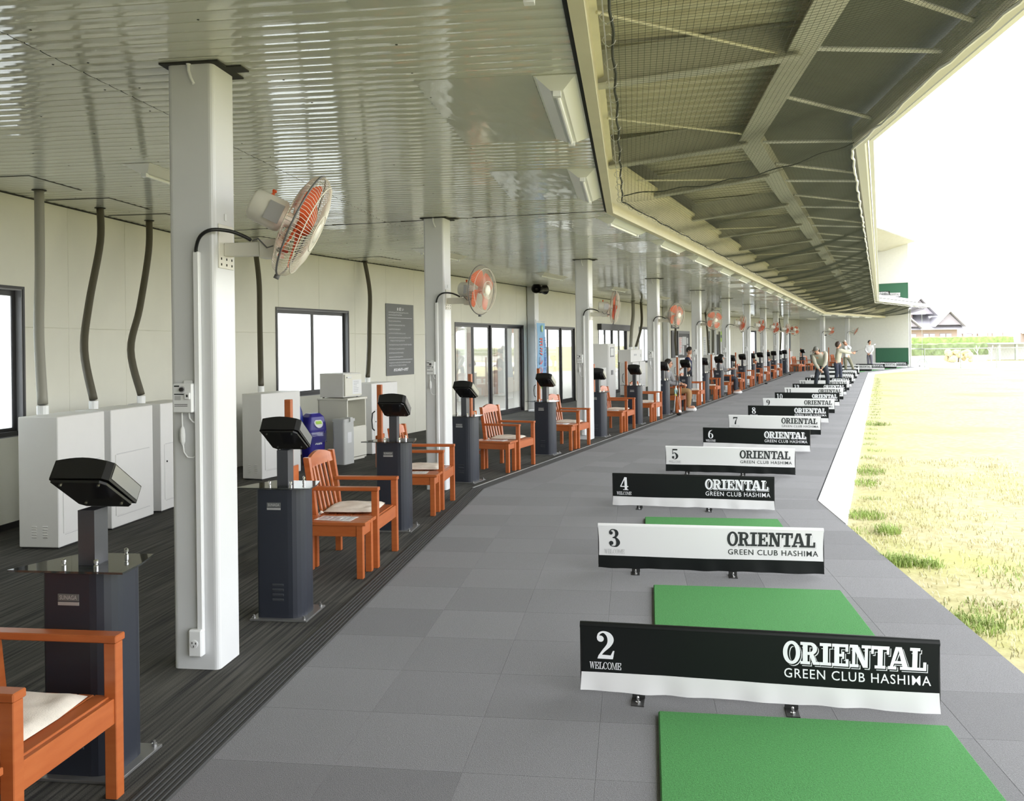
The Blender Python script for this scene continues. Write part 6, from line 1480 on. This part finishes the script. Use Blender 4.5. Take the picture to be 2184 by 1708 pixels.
for i,(z0,z1) in enumerate(((15.5,20.5),(21.0,27.5),(27.5,35.0),(43.0,49.0))):
    t=thing('power_line',['lowest','second','third','highest'][i]+' pale power line across the sky','power line',(0,0,0)); mb=MB(); pts=[Vector((40+120*k/20,150,z0+(z1-z0)*k/20-1.6*sin(pi*k/20))) for k in range(21)]; mb.tube(pts,.035,4); mb.build('wire','wire_washed_out',t)
# hoop stand by the end of the tees
t=at('hoop_stand','thin upright cable with a dark hoop at its foot beside the end wall','stand','C',13.3,3.9); mb=MB(); mb.tube([(0,0,0),(0,0,3.7)],.012,6); mb.build('upright','rail_grey',t); mb=MB(); mb.tube([(.32*cos(pi*k/12),0,.02+.45*sin(pi*k/12)) for k in range(13)],.045,8); mb.build('hoop','rail_grey',t)
# pale brick clubhouse behind the glass doors
t=at('clubhouse','pale brick building behind the glass doors','building','B',7.0,-9.0,-.03)
mb=MB(); mb.bx(-1.5,1.5,-1.5,9,0,2.9); mb.build('wall','brick_pale',t)
m=MAT['brick_pale']; nt=m.node_tree; bk=nt.nodes.new('ShaderNodeTexBrick'); bk.inputs['Scale'].default_value=1; bk.inputs['Brick Width'].default_value=.23; bk.inputs['Row Height'].default_value=.075; bk.inputs['Mortar Size'].default_value=.008
bk.inputs['Color1'].default_value=(.60,.47,.41,1); bk.inputs['Color2'].default_value=(.52,.40,.35,1); bk.inputs['Mortar'].default_value=(.62,.58,.55,1)
tc=nt.nodes.new('ShaderNodeTexCoord'); mp=nt.nodes.new('ShaderNodeMapping'); mp.inputs['Rotation'].default_value=(pi/2,0,pi/2); nt.links.new(tc.outputs['Object'],mp.inputs[0]); nt.links.new(mp.outputs[0],bk.inputs['Vector']); nt.links.new(bk.outputs[0],nt.nodes['Principled BSDF'].inputs['Base Color'])
mb=MB(); mb.bx(-2.2,2.3,-2.2,9.5,2.9,3.15); mb.build('flat_roof','deck_cream',t)
for y in (.4,3.2,6.0): mb=MB(); mb.bx(1.48,1.54,y,y+.9,0.02,2.1); d=mb.build('door','house_wall',t); mb=MB(); mb.bx(1.54,1.6,y+.75,y+.79,1.0,1.1); mb.build('handle','steel',d)
for y in (-1.9,2.2,5.2): mb=MB(); mb.bx(2.0,2.2,y,y+.2,0,2.9); mb.build('canopy_post','pvc_white',t)
